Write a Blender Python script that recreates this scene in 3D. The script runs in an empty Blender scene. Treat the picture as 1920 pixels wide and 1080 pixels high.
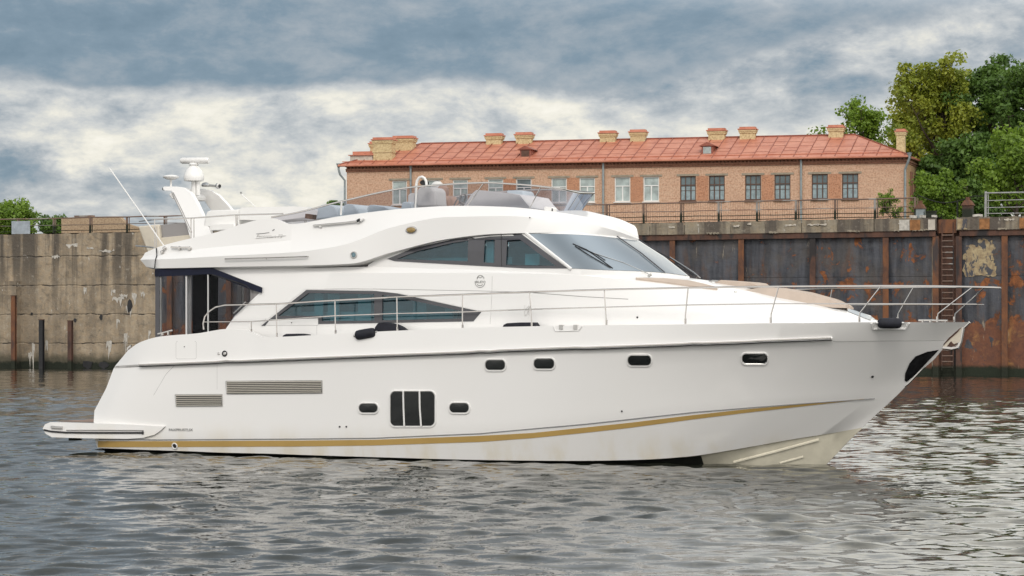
import bpy, bmesh, math, random
import numpy as np
from mathutils import Vector, Matrix
from mathutils.bvhtree import BVHTree
from mathutils.geometry import tessellate_polygon
R = math.radians
C = bpy.context.scene.collection
# ---------------------------------------------------------------- camera
F = 4800.0; HZ = 612.0; CZ = 3.066
cd = bpy.data.cameras.new('camera'); cam = bpy.data.objects.new('camera', cd); C.objects.link(cam)
cam.location = (0, 0, CZ); cam.rotation_euler = (R(90), 0, 0)
cd.sensor_width = 36; cd.lens = 36*F/1920; cd.shift_y = (HZ-540)/1920
cd.clip_start = .1; cd.clip_end = 8000
bpy.context.scene.camera = cam
# ---------------------------------------------------------------- light
SUN_EL, SUN_AZ = R(42), R(186)          # azimuth measured clockwise from +Y (behind the camera, to its left)
vs = bpy.context.scene.view_settings
vs.view_transform = 'Standard'; vs.look = 'None'; vs.gamma = 1; vs.exposure = 0.11
sl = bpy.data.lights.new('sun', 'SUN'); sl.energy = 1.15; sl.angle = R(14); sl.color = (1, .95, .88)
sun = bpy.data.objects.new('sun', sl); C.objects.link(sun)
sd = Vector((math.sin(SUN_AZ)*math.cos(SUN_EL), math.cos(SUN_AZ)*math.cos(SUN_EL), math.sin(SUN_EL)))
sun.rotation_euler = sd.to_track_quat('Z', 'Y').to_euler(); sun.location = (0, 0, 60)
W = bpy.data.worlds.new('World'); bpy.context.scene.world = W; W.use_nodes = True

class NT:
    def __init__(s, nt):
        s.nt = nt; s.N = nt.nodes; s.L = nt.links
    def n(s, typ, ins=None, **kw):
        x = s.N.new(typ)
        for k, v in kw.items(): setattr(x, k, v)
        for k, v in (ins or {}).items():
            if isinstance(v, bpy.types.NodeSocket): s.L.new(v, x.inputs[k])
            else: x.inputs[k].default_value = v
        return x
    def math(s, op, a, b=0.0, c=0.0, clamp=False):
        return s.n('ShaderNodeMath', {0: a, 1: b, 2: c}, operation=op, use_clamp=clamp).outputs[0]
    def mix(s, f, a, b, mode='MIX'):
        x = s.n('ShaderNodeMix', data_type='RGBA', blend_type=mode)
        for i, v in ((0, f), (6, a), (7, b)):
            if isinstance(v, bpy.types.NodeSocket): s.L.new(v, x.inputs[i])
            else: x.inputs[i].default_value = v if i == 0 else (*v, 1)[:4]
        return x.outputs[2]
    def ramp(s, f, stops, interp='LINEAR'):
        x = s.n('ShaderNodeValToRGB', {0: f}); r = x.color_ramp; r.interpolation = interp
        while len(r.elements) < len(stops): r.elements.new(.5)
        for e, (p, c) in zip(r.elements, stops):
            e.position = p; e.color = (c, c, c, 1) if isinstance(c, (int, float)) else (*c, 1)
        return x.outputs[0]
    def rng(s, v, a, b, c=0.0, d=1.0, smooth=True):
        return s.n('ShaderNodeMapRange', {0: v, 1: a, 2: b, 3: c, 4: d}, interpolation_type='SMOOTHSTEP' if smooth else 'LINEAR').outputs[0]
    def noise(s, vec, scale, detail=4, rough=.55, dist=0.0, off=None, sc=None):
        if sc is not None or off is not None:
            vec = s.n('ShaderNodeMapping', {0: vec, 'Location': off or (0, 0, 0), 'Scale': sc or (1, 1, 1)}).outputs[0]
        return s.n('ShaderNodeTexNoise', {'Vector': vec, 'Scale': scale, 'Detail': detail, 'Roughness': rough, 'Distortion': dist}).outputs[0]

# world: Nishita sky behind a broken layer of procedural cloud
w = NT(W.node_tree); bg = w.N['Background']
sky = w.n('ShaderNodeTexSky', sky_type='NISHITA'); sky.sun_disc = False; sky.sun_elevation = SUN_EL; sky.sun_rotation = SUN_AZ
tc = w.n('ShaderNodeTexCoord').outputs['Generated']
sx = w.n('ShaderNodeSeparateXYZ', {0: tc}); dx, dy, dz = sx.outputs
az = w.math('MULTIPLY', w.math('ARCTAN2', dx, dy), 2.34); rz_ = dz; dz = w.math('MULTIPLY', dz, 2.34)
P = w.n('ShaderNodeCombineXYZ', {0: w.math('MULTIPLY', dx, 2.34), 1: w.math('MULTIPLY', dy, 2.34), 2: w.math('MULTIPLY', dz, 2.15)}).outputs[0]
warp = w.n('ShaderNodeTexNoise', {'Vector': P, 'Scale': 4.0, 'Detail': 3}).outputs[1]
P2 = w.n('ShaderNodeVectorMath', {0: P, 1: w.n('ShaderNodeVectorMath', {0: warp, 1: (.07, .07, .05)}, operation='MULTIPLY').outputs[0]}, operation='ADD').outputs[0]
n1 = w.noise(P2, 2.6, 9, .5, .0, off=(3.1, .4, 1.2))
n2 = w.noise(P2, 8.5, 10, .62, .0, off=(.2, 5.4, 3.3))
n3 = w.noise(P2, 24, 8, .62, .0, off=(1.2, 2.4, .3))
v = w.math('ADD', w.math('MULTIPLY', n1, .24), w.math('ADD', w.math('MULTIPLY', n2, .50), w.math('MULTIPLY', n3, .26)))
# a slate deck of cloud above, cream breaks in the middle, hazy blue-grey foot at the left
zw = w.math('ADD', dz, w.math('ADD', w.math('MULTIPLY', w.math('SUBTRACT', n1, .5), .16), w.math('MULTIPLY', w.math('SUBTRACT', n2, .5), .07)))
edge = w.math('ADD', .212, w.math('MULTIPLY', w.rng(az, .02, .40), .085))
hi = w.rng(w.math('SUBTRACT', zw, edge), -.006, .016)
lo = w.rng(w.math('ADD', zw, w.math('MULTIPLY', w.rng(az, -.32, .0), .075)), .132, .165)
greyr = w.math('MULTIPLY', w.rng(zw, .165, .215), w.rng(az, .0, .16))      # mid grey layer over the right half
prof = w.math('SUBTRACT', w.math('MULTIPLY', lo, .23), w.math('ADD', w.math('MULTIPLY', hi, .39), w.math('MULTIPLY', w.math('MULTIPLY', greyr, w.math('SUBTRACT', 1, hi)), .22)))
up = w.rng(dz, .275, .345)                                  # brighter again above the frame
right = w.rng(az, -.25, .45)
prof = w.math('ADD', prof, w.math('MULTIPLY', up, w.math('ADD', .16, w.math('MULTIPLY', right, .30))))
val = w.math('ADD', w.math('MULTIPLY', w.math('SUBTRACT', v, .5), w.math('SUBTRACT', 2.5, w.math('MULTIPLY', hi, 1.1))), w.math('ADD', prof, .485))
cc = w.ramp(val, [(.05, (.115, .185, .25)), (.3, (.20, .275, .345)), (.48, (.36, .40, .44)), (.64, (.56, .575, .58)), (.82, (.82, .79, .70)), (1, (.95, .91, .82))])
zen = w.rng(rz_, .45, .9)
back = w.rng(dy, .25, -.5)
boost = w.math('ADD', 1, w.math('ADD', w.math('MULTIPLY', zen, .15), w.math('ADD', w.math('MULTIPLY', back, .66), w.math('MULTIPLY', w.math('MULTIPLY', up, right), .9))))
cc = w.mix(w.math('MAXIMUM', zen, back), cc, w.mix(zen, (.74, .72, .69), (.36, .38, .40)))
cc = w.n('ShaderNodeVectorMath', {0: cc, 1: w.n('ShaderNodeCombineXYZ', {0: w.math('MULTIPLY', boost, 10), 1: w.math('MULTIPLY', boost, 10), 2: w.math('MULTIPLY', boost, 10)}).outputs[0]}, operation='MULTIPLY').outputs[0]
fin = w.mix(.94, sky.outputs[0], cc)
w.L.new(fin, bg.inputs[0]); bg.inputs[1].default_value = .1

# ---------------------------------------------------------------- frames: pixel -> point on a plane of a local frame
def ray(px, py): return Vector(((px-960)/F, 1, (HZ-py)/F))
class Frame:
    def __init__(s, origin, ang):
        s.o = Vector((origin[0], origin[1], 0)); s.a = ang
        s.m = Matrix.Rotation(-ang, 3, 'Z'); s.mi = s.m.transposed()
        s.c = s.mi @ (Vector((0, 0, CZ))-s.o)
    def d(s, px, py): return s.mi @ ray(px, py)
    def p(s, px, py, w):
        d = s.d(px, py); t = (w-s.c.y)/d.y
        return s.c+d*t
    def x(s, px, w): return s.p(px, HZ, w).x
    def z(s, px, py, w): return s.p(px, py, w).z
    def root(s, name, loc=(0, 0, 0)):
        o = bpy.data.objects.new(name, None); C.objects.link(o); o.empty_display_size = .3
        o.location = s.o+s.m @ Vector(loc); o.rotation_euler = (0, 0, -s.a); return o
BF = Frame((-9.09, 64.43), R(24.4))      # yacht: x = along from stern, y = to the far side, z = above water
WF = Frame((-37.9, 189.7), R(24.3))     # quay wall
HF = Frame((-12.8, 198.3), R(14.8))      # brick building

def tag(o, label=None, cat=None, group=None, kind=None):
    if label: o['label'] = label
    if cat: o['category'] = cat
    if group: o['group'] = group
    if kind: o['kind'] = kind
    return o

# ---------------------------------------------------------------- mesh builder
class MB:
    mir = False
    def __init__(s): s.v = []; s.f = []; s.m = []
    def add(s, vs, fs, mi=0):
        b = len(s.v); s.v += [tuple(x) for x in vs]
        for f in fs: s.f.append(tuple(b+i for i in f)); s.m.append(mi)
        return s
    def box(s, c, d, rot=None, mi=0, taper=1.0):
        hx, hy, hz = d[0]/2, d[1]/2, d[2]/2
        vs = [Vector((x*hx*(taper if z > 0 else 1), y*hy*(taper if z > 0 else 1), z*hz)) for x, y, z in ((-1,-1,-1),(1,-1,-1),(1,1,-1),(-1,1,-1),(-1,-1,1),(1,-1,1),(1,1,1),(-1,1,1))]
        if rot is not None: vs = [rot @ q for q in vs]
        c = Vector(c)
        return s.add([q+c for q in vs], [(0,3,2,1),(4,5,6,7),(0,1,5,4),(1,2,6,5),(2,3,7,6),(3,0,4,7)], mi)
    def tube(s, pts, r, seg=8, mi=0, caps=True, flat=1.0):
        pts = [Vector(p) for p in pts]; n = len(pts)
        rs = r if isinstance(r, (list, tuple)) else [r]*n
        vs = []; fs = []; pu = None
        for i, p in enumerate(pts):
            t = (pts[min(i+1, n-1)]-pts[max(i-1, 0)])
            if t.length < 1e-9: t = Vector((0, 0, 1))
            t.normalize()
            if pu is None:
                pu = Vector((0, 0, 1)) if abs(t.z) < .9 else Vector((1, 0, 0))
            u = pu-t*pu.dot(t)
            if u.length < 1e-6: u = t.orthogonal()
            u.normalize(); pu = u; k = t.cross(u)
            for j in range(seg):
                a = 2*math.pi*j/seg
                vs.append(p+(u*math.cos(a)+k*math.sin(a)*flat)*rs[i])
        for i in range(n-1):
            for j in range(seg):
                a = i*seg+j; b = i*seg+(j+1) % seg
                fs.append((a, b, b+seg, a+seg))
        if caps: fs.append(tuple(range(seg-1, -1, -1))); fs.append(tuple((n-1)*seg+j for j in range(seg)))
        return s.add(vs, fs, mi)
    def lathe(s, c, prof, seg=20, mi=0, axis=(0, 0, 1)):
        q = Vector((0, 0, 1)).rotation_difference(Vector(axis)); c = Vector(c); vs = []; fs = []; n = len(prof)
        for (r, z) in prof:
            for j in range(seg):
                a = 2*math.pi*j/seg; vs.append(c+q @ Vector((r*math.cos(a), r*math.sin(a), z)))
        for i in range(n-1):
            for j in range(seg):
                a = i*seg+j; b = i*seg+(j+1) % seg; fs.append((a, b, b+seg, a+seg))
        fs.append(tuple(range(seg-1, -1, -1))); fs.append(tuple((n-1)*seg+j for j in range(seg)))
        return s.add(vs, fs, mi)
    def prism(s, poly, off, mi=0):
        """closed prism: polygon of points pushed by the vector off"""
        P_ = [Vector(p) for p in poly]; off = Vector(off); n = len(P_)
        tr = tessellate_polygon([P_])
        fs = [tuple(t) for t in tr]+[tuple(i+n for i in reversed(t)) for t in tr]
        fs += [(i, (i+1) % n, (i+1) % n+n, i+n) for i in range(n)]
        return s.add(P_+[p+off for p in P_], fs, mi)
    def mirror(s): s.mir = True; return s
    def build(s, name, mat, parent=None, smooth=30, fix=True):
        me = bpy.data.meshes.new(name); me.from_pydata(s.v, [], s.f)
        mats = mat if isinstance(mat, (list, tuple)) else [mat]
        for m_ in mats: me.materials.append(m_)
        if len(mats) > 1: me.polygons.foreach_set('material_index', s.m)
        if fix:
            bm = bmesh.new(); bm.from_mesh(me); bmesh.ops.recalc_face_normals(bm, faces=bm.faces); bm.to_mesh(me); bm.free()
        if smooth:
            me.polygons.foreach_set('use_smooth', [True]*len(me.polygons)); me.set_sharp_from_angle(angle=R(smooth))
        me.update()
        o = bpy.data.objects.new(name, me); C.objects.link(o)
        if parent: o.parent = parent
        if s.mir:      # the same part on the far side, an object of its own
            k = MB(); k.v = [(x, -y, z) for x, y, z in s.v]; k.f = [tuple(reversed(f)) for f in s.f]; k.m = s.m
            FAR[o.name] = k.build(name, mat, FAR.get(parent.name, parent) if parent else None, smooth, fix)
        return o
FAR = {}

def pchip(u, y, t):
    """monotone cubic through (u,y) evaluated at array t; y may be (n,k)"""
    u = np.asarray(u, float); y = np.asarray(y, float); t = np.asarray(t, float)
    if y.ndim == 1: y = y[:, None]
    h = np.diff(u)[:, None]; dl = np.diff(y, axis=0)/h; n = len(u); m = np.zeros_like(y)
    if n > 2:
        w1 = 2*h[1:]+h[:-1]; w2 = h[1:]+2*h[:-1]; a = dl[:-1]; b = dl[1:]
        ok = a*b > 0; a_ = np.where(ok, a, 1); b_ = np.where(ok, b, 1)
        m[1:-1] = np.where(ok, (w1+w2)/(w1/a_+w2/b_), 0)
    m[0] = dl[0]; m[-1] = dl[-1]
    i = np.clip(np.searchsorted(u, t, side='right')-1, 0, n-2)
    hh = h[i]; x = ((t-u[i])[:, None])/hh
    return (2*x**3-3*x**2+1)*y[i]+(x**3-2*x**2+x)*hh*m[i]+(-2*x**3+3*x**2)*y[i+1]+(x**3-x**2)*hh*m[i+1]

def resamp(rows, n):
    """rows: list of lists of Vectors with equal counts -> each resampled to n stations by shared parameter"""
    A = np.array([[tuple(p) for p in r] for r in rows])
    ch = np.linalg.norm(np.diff(A, axis=1), axis=2).mean(axis=0)
    u = np.concatenate([[0], np.cumsum(ch)])
    # keep the control stations themselves so that creases stay put
    t = [u[0]]
    step = u[-1]/n
    for i in range(len(u)-1):
        k = max(1, int(round((u[i+1]-u[i])/step)))
        t += [u[i]+(u[i+1]-u[i])*j/k for j in range(1, k+1)]
    t = np.array(t)
    return [pchip(u, a, t) for a in A], t, u

def loft_solid(mb, rows, mi=lambda j, i: 0):
    """rows: near side (y<0) bottom->top; mirrored to the far side; closed top, bottom and ends"""
    m = len(rows); n = len(rows[0]); b = len(mb.v)
    for r in rows: mb.v += [tuple(p) for p in r]
    for r in rows: mb.v += [(p[0], -p[1], p[2]) for p in r]
    N = lambda j, i: b+j*n+i
    Q = lambda j, i: b+(m+j)*n+i
    def f(a, k): mb.f.append(a); mb.m.append(k)
    for j in range(m-1):
        for i in range(n-1):
            k = mi(j, i)
            f((N(j, i), N(j, i+1), N(j+1, i+1), N(j+1, i)), k)
            f((Q(j, i), Q(j+1, i), Q(j+1, i+1), Q(j, i+1)), k)
        f((N(j, 0), N(j+1, 0), Q(j+1, 0), Q(j, 0)), mi(j, 0))
        f((N(j, n-1), Q(j, n-1), Q(j+1, n-1), N(j+1, n-1)), mi(j, n-2))
    for i in range(n-1):
        f((N(m-1, i), N(m-1, i+1), Q(m-1, i+1), Q(m-1, i)), mi(m-2, i))
        f((N(0, i), Q(0, i), Q(0, i+1), N(0, i+1)), mi(0, i))
    return mb

def bvh_of(o):
    bm = bmesh.new(); bm.from_mesh(o.data); t = BVHTree.FromBMesh(bm); bm.free(); return t
def hit(tr, px, py, off=0.0, fr=None, back=None):
    fr = fr or BF
    d = fr.d(px, py); h = tr.ray_cast(fr.c, d.normalized())
    k = 0
    while h[0] is None and k < 12: k += 1; d = fr.d(px, py+k); h = tr.ray_cast(fr.c, d.normalized())
    if h[0] is None:
        if back is None: raise RuntimeError('ray missed at %s %s' % (px, py))
        return fr.p(px, py, back), Vector((0, -1, 0))
    n = h[1]
    if n.dot(d) > 0: n = -n
    return h[0]+n*off, n
def dense(poly, step=12, close=True):
    out = []; n = len(poly)
    for i in range(n if close else n-1):
        a = poly[i]; b = poly[(i+1) % n]; k = max(1, int(math.hypot(b[0]-a[0], b[1]-a[1])/step))
        out += [(a[0]+(b[0]-a[0])*j/k, a[1]+(b[1]-a[1])*j/k) for j in range(k)]
    if not close: out.append(poly[-1])
    return out
def on(tr, poly, off=0.0, step=12, close=True, fr=None, back=None):
    return [hit(tr, x, y, off, fr, back)[0] for x, y in dense(poly, step, close)]
def rrect(x0, y0, x1, y1, r, k=3, skew=0.0, bulge=0.0):
    """rounded pixel rectangle; bulge bows top and bottom"""
    pts = []
    for cx, cy, a0 in ((x1-r, y0+r, -90), (x1-r, y1-r, 0), (x0+r, y1-r, 90), (x0+r, y0+r, 180)):
        for i in range(k+1):
            a = R(a0+90*i/k); pts.append((cx+r*math.cos(a), cy+r*math.sin(a)))
    xm = (x0+x1)/2; ym = (y0+y1)/2
    out = []
    for x, y in pts:
        b = bulge*(1-((x-xm)/((x1-x0)/2))**2); y2 = y+(b if y > ym else -b)
        out.append((x+skew*(ym-y), y2))
    return out
# ---------------------------------------------------------------- materials
def mat(name, col=(.8, .8, .8), rough=.5, metal=0.0, coat=0.0, var=0.0, vscale=3.0, bump=0.0, bscale=20.0, **kw):
    m = bpy.data.materials.new(name); m.use_nodes = True; t = NT(m.node_tree); b = t.N['Principled BSDF']
    b.inputs['Base Color'].default_value = (*col, 1); b.inputs['Roughness'].default_value = rough
    b.inputs['Metallic'].default_value = metal; b.inputs['Coat Weight'].default_value = coat; b.inputs['Coat Roughness'].default_value = .08
    for k, v_ in kw.items(): b.inputs[k.replace('_', ' ')].default_value = v_
    oc = t.n('ShaderNodeTexCoord').outputs['Object']
    if var:
        nz = t.noise(oc, vscale, 5, .6)
        c = t.mix(t.rng(nz, .3, .7), tuple(x*(1-var) for x in col), tuple(min(1, x*(1+var*.6)) for x in col))
        t.L.new(c, b.inputs['Base Color'])
    if bump:
        nb = t.noise(oc, bscale, 4, .6)
        t.L.new(t.n('ShaderNodeBump', {'Height': nb, 'Strength': bump, 'Distance': .02}).outputs[0], b.inputs['Normal'])

    return m
def nodes(m):
    t = NT(m.node_tree); return t, t.N['Principled BSDF'], t.n('ShaderNodeTexCoord').outputs['Object']

M = {}
M['gel'] = mat('white_gelcoat', (.82, .81, .795), .3, coat=.5)
t, b, oc = nodes(M['gel'])
z = t.n('ShaderNodeSeparateXYZ', {0: oc}).outputs[2]
low = t.rng(z, .95, .0); st = t.noise(oc, 1.0, 5, .6, sc=(1.6, 1.6, .5))
c = t.mix(t.math('MULTIPLY', t.math('MULTIPLY', low, .6), t.rng(st, .4, .75)), (.82, .81, .795), (.68, .60, .43))
fx = t.noise(oc, .7, 3, .5); c = t.mix(t.math('MULTIPLY', t.rng(fx, .3, .8), .05), c, (.74, .70, .62))
t.L.new(c, b.inputs['Base Color']); b.inputs['Roughness'].default_value = .28
M['cream'] = mat('cream_bottom_paint', (.66, .62, .50), .5, var=.12, vscale=2)
M['white'] = mat('white_paint', (.80, .79, .77), .35, coat=.3, var=.03)
M['antifoul'] = mat('black_antifouling', (.018, .02, .016), .6, var=.4, vscale=3)
M['gold'] = mat('gold_stripe_film', (.50, .33, .11), .38, coat=.3, var=.06, vscale=1.2)
M['greyline'] = mat('grey_pinstripe', (.22, .22, .22), .4, var=.1)
M['steel'] = mat('polished_steel', (.52, .50, .48), .10, 1.0, var=.05)
M['dullsteel'] = mat('brushed_steel', (.55, .54, .52), .34, 1.0, var=.1)
M['black'] = mat('black_rubber', (.018, .018, .02), .55, var=.3)
M['fender'] = mat('black_fleece_cover', (.009, .010, .018), .75, var=.4, vscale=8, bump=.5, bscale=60)
M['navy'] = mat('navy_canvas', (.007, .010, .028), .9, var=.3, vscale=6, bump=.3, bscale=90)
M['charcoal'] = mat('charcoal_window_surround', (.050, .050, .058), .22, coat=.4, var=.1)
M['seam'] = mat('dark_seam', (.30, .29, .28), .6, var=.1)
M['beige'] = mat('beige_cushion_fabric', (.50, .41, .34), .85, var=.06, vscale=3, bump=.2, bscale=70)
M['beige2'] = mat('cream_moulding', (.62, .56, .46), .5, var=.06)
M['teak'] = mat('teak_planks', (.30, .19, .14), .6, var=.2)
M['greyseat'] = mat('pale_grey_vinyl', (.62, .61, .59), .5, var=.05)
M['blueseat'] = mat('pale_blue_vinyl', (.58, .66, .70), .45, var=.05)
M['blackcloth'] = mat('black_cloth', (.004, .004, .005), 1.0, Specular_IOR_Level=.1)
M['dark'] = mat('cabin_interior', (.30, .36, .38), .6, var=.2)
M['curtain'] = mat('pale_curtain', (.55, .62, .60), .8, var=.08, vscale=6)
M['porthole'] = mat('black_porthole_glass', (.010, .012, .012), .06, var=.2)
M['amber'] = mat('amber_lamp_glass', (.36, .25, .10), .15, var=.2, vscale=9)
M['bluelens'] = mat('blue_grey_lens', (.16, .26, .30), .12, var=.2)
M['flesh'] = mat('tan_leather', (.40, .27, .21), .6, var=.2)
def glass(name, col, rough=.02, glossy=1.0, thick=1.0):
    """thin tinted pane: transparent tint plus Fresnel reflection"""
    m = bpy.data.materials.new(name); m.use_nodes = True; t = NT(m.node_tree); t.N.clear()
    out = t.n('ShaderNodeOutputMaterial'); tr = t.n('ShaderNodeBsdfTransparent', {0: (*col, 1)})
    gl = t.n('ShaderNodeBsdfGlossy', {0: (.9, .95, 1, 1), 1: rough}); fr = t.n('ShaderNodeFresnel', {0: 1.5})
    oc = t.n('ShaderNodeTexCoord').outputs['Object']
    nb = t.noise(oc, .9, 2, .4); bp_ = t.n('ShaderNodeBump', {'Height': nb, 'Strength': .12, 'Distance': .05}).outputs[0]
    t.L.new(bp_, gl.inputs['Normal'])
    mx = t.n('ShaderNodeMixShader', {0: t.math('MULTIPLY', fr.outputs[0], glossy, clamp=True), 1: tr.outputs[0], 2: gl.outputs[0]})
    t.L.new(mx.outputs[0], out.inputs[0]); return m
M['teal'] = glass('teal_tinted_glass', (.48, .71, .76), glossy=1.3)
M['smoke'] = glass('smoky_screen_glass', (.67, .66, .70), glossy=1.0)
M['clear'] = glass('clear_vinyl', (.86, .86, .87), .05, .10)
# windscreen: heavily tinted glass, diagonal streaks of reflected sky painted into its colour
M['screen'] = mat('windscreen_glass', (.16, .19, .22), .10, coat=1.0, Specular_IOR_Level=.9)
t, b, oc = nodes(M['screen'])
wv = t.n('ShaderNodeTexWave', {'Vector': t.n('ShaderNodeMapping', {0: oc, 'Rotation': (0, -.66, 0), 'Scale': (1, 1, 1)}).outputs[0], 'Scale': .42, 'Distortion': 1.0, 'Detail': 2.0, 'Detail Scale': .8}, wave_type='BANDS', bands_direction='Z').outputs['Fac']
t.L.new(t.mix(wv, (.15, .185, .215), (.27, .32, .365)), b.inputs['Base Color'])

# water
M['water'] = mat('harbour_water', (.020, .022, .016), .0, Specular_IOR_Level=.5, IOR=1.38)
t, b, oc = nodes(M['water'])
nb = t.noise(oc, 7.0, 2, .5, .3, sc=(.8, 1.2, 1)); nb2 = t.noise(oc, 2.4, 1, .5, .6, sc=(.75, 1.25, 1))
h = t.math('ADD', t.math('MULTIPLY', nb, .003), t.math('MULTIPLY', nb2, .016))
t.L.new(t.n('ShaderNodeBump', {'Height': h, 'Strength': 1.0, 'Distance': 1.0}).outputs[0], b.inputs['Normal'])

# concrete of the quay
def concrete(name, base, dark, seed, moss=True):
    m = mat(name, base, .9); t, b, oc = nodes(m)
    z = t.n('ShaderNodeSeparateXYZ', {0: oc}).outputs[2]
    n1 = t.noise(oc, .45, 6, .6, .3, off=(seed, 0, 0)); n2 = t.noise(oc, 2.6, 6, .65, .2, off=(seed, 0, 3))
    c = t.mix(t.rng(n1, .3, .7), tuple(x*.72 for x in base), tuple(x*1.22 for x in base))
    c = t.mix(t.math('MULTIPLY', t.rng(n2, .35, .7), .5), c, (base[0]*1.15, base[1]*1.0, base[2]*.8))
    sv = t.noise(oc, .85, 5, .62, .15, off=(seed, 0, 0), sc=(1, 1, .07))      # rain streaks
    topz = t.rng(z, 3.0, 9.0)
    c = t.mix(t.math('MULTIPLY', t.rng(sv, .42, .62), t.math('ADD', .30, t.math('MULTIPLY', topz, .6))), c, dark)
    mo = t.noise(oc, 1.7, 8, .7, .3, off=(seed, 9, 2)); c = t.mix(t.math('MULTIPLY', t.rng(mo, .50, .64), .45), c, (.11, .095, .075)); c = t.mix(t.math('MULTIPLY', t.rng(mo, .42, .32), .35), c, (.45, .40, .32))
    ef = t.noise(oc, 1.3, 7, .7, .5, off=(seed+4, 1, 0), sc=(1.5, 1, .55))    # lime bloom
    c = t.mix(t.math('MULTIPLY', t.rng(ef, .635, .68), .8), c, (.62, .60, .55))
    pit = t.noise(oc, 3.2, 5, .7, 0, off=(seed, 3, 0)); c = t.mix(t.math('MULTIPLY', t.rng(pit, .66, .72), .8), c, (.05, .045, .04))
    # pour joints
    wob = t.math('ADD', z, t.math('MULTIPLY', t.math('SUBTRACT', t.noise(oc, .8, 4, .6), .5), .35))
    jt = t.math('PINGPONG', t.math('ADD', wob, .3), 1.06)
    c = t.mix(t.math('MULTIPLY', t.rng(jt, .055, .02), t.rng(t.noise(oc, .9, 4, .6, 0, off=(2, 0, 5)), .46, .56)), c, (.05, .042, .035))
    if moss:
        zm = t.math('ADD', z, t.math('MULTIPLY', t.noise(oc, 1.5, 4), .7))
        c = t.mix(t.rng(zm, 1.7, .9), c, (.085, .075, .05)); c = t.mix(t.rng(zm, .95, .72), c, (.012, .016, .008))
    t.L.new(c, b.inputs['Base Color'])
    hh = t.math('ADD', t.noise(oc, 2.5, 8, .65), t.math('MULTIPLY', t.rng(jt, .07, .02), -.6))
    t.L.new(t.n('ShaderNodeBump', {'Height': hh, 'Strength': .7, 'Distance': .12}).outputs[0], b.inputs['Normal'])
    return m
M['conc'] = concrete('stained_concrete', (.34, .28, .205), (.07, .06, .05), 0)
M['cope'] = concrete('crumbling_coping_concrete', (.27, .235, .18), (.085, .07, .06), 11, False)
M['ground'] = mat('quay_ground', (.16, .15, .12), .95, var=.3, vscale=.4, bump=.4, bscale=3)
# rusted steel
def rusty(name, seed, amount=0.0):
    m = mat(name, (.08, .085, .10), .6, 0.0); t, b, oc = nodes(m)
    z = t.n('ShaderNodeSeparateXYZ', {0: oc}).outputs[2]
    sv = t.noise(oc, 1.6, 5, .65, .1, off=(seed, 0, 0), sc=(1, 1, .10)); n1 = t.noise(oc, .5, 5, .6, .3, off=(seed, 0, 2))
    c = t.mix(t.rng(sv, .35, .65), (.022, .025, .033), (.078, .082, .097))
    c = t.mix(t.math('MULTIPLY', t.rng(n1, .45, .65), .6), c, (.085, .072, .062))
    p1 = t.noise(oc, .95, 9, .66, .5, off=(seed, 5, 1), sc=(1, 1, .9))
    seamz = t.rng(t.math('ABSOLUTE', t.math('SUBTRACT', z, 5.75)), .45, .0)
    lowz = t.rng(z, 3.9, 2.7)
    thr = t.math('ADD', p1, t.math('ADD', amount, t.math('ADD', t.math('MULTIPLY', seamz, .075), t.math('MULTIPLY', lowz, .20))))
    rc = t.mix(t.rng(t.noise(oc, 2.5, 6, .7, .5, off=(seed, 1, 1)), .3, .7), (.085, .034, .018), (.30, .105, .032))
    rc = t.mix(t.math('MULTIPLY', lowz, .65), rc, (.12, .055, .04))
    rc = t.mix(t.math('MULTIPLY', lowz, t.rng(t.noise(oc, .7, 5, .6, .6, off=(seed, 0, 7)), .55, .68)), rc, (.34, .17, .06))
    c = t.mix(t.math('MULTIPLY', t.rng(t.noise(oc, .9, 6, .65, .2, off=(seed, 3, 9), sc=(1, 1, .25)), .5, .68), .75), c, (.10, .058, .040)); c = t.mix(t.rng(thr, .595, .64), c, rc)
    wh = t.noise(oc, 1.0, 6, .7, .3, off=(seed, 8, 1), sc=(2.2, 1, .35)); c = t.mix(t.math('MULTIPLY', t.rng(wh, .645, .69), .6), c, (.36, .31, .23))
    zm = t.math('ADD', z, t.math('MULTIPLY', t.noise(oc, 1.5, 4), .6)); c = t.mix(t.rng(zm, 1.05, .7), c, (.012, .018, .008))
    t.L.new(c, b.inputs['Base Color']); t.L.new(t.rng(thr, .5, .6, .45, .85), b.inputs['Roughness'])
    t.L.new(t.n('ShaderNodeBump', {'Height': t.noise(oc, .9, 7, .6), 'Strength': .5, 'Distance': .15}).outputs[0], b.inputs['Normal'])
    return m
M['steelwall'] = [rusty('rusty_sheet_steel_%s' % w_, s_, a_) for w_, s_, a_ in (('dark', 1.3, -.015), ('patchy', 9.1, .012), ('flaking', 21.7, .05))]
def rustbeam(name, a_, b_, dk):
    m = mat(name, a_, .85); t, b, oc = nodes(m)
    c = t.mix(t.rng(t.noise(oc, 1.6, 6, .65, .4, sc=(1, 1, .5)), .3, .7), a_, b_)
    c = t.mix(t.rng(t.noise(oc, .7, 5, .6, .4, off=(3, 3, 3), sc=(1, 1, .3)), .52, .62), c, dk)
    z = t.n('ShaderNodeSeparateXYZ', {0: oc}).outputs[2]; c = t.mix(t.rng(z, .75, .45), c, (.014, .018, .009))
    t.L.new(c, b.inputs['Base Color']); t.L.new(t.n('ShaderNodeBump', {'Height': t.noise(oc, 4, 6, .6), 'Strength': .5, 'Distance': .04}).outputs[0], b.inputs['Normal'])
    return m
M['rust'] = rustbeam('rusty_beam', (.085, .044, .032), (.21, .085, .035), (.055, .042, .04))
M['rustdark'] = rustbeam('dark_rusty_beam', (.055, .032, .026), (.13, .062, .04), (.03, .026, .026))
M['rustpale'] = rustbeam('flaking_pale_rust', (.42, .36, .26), (.12, .06, .035), (.30, .25, .18))
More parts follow.
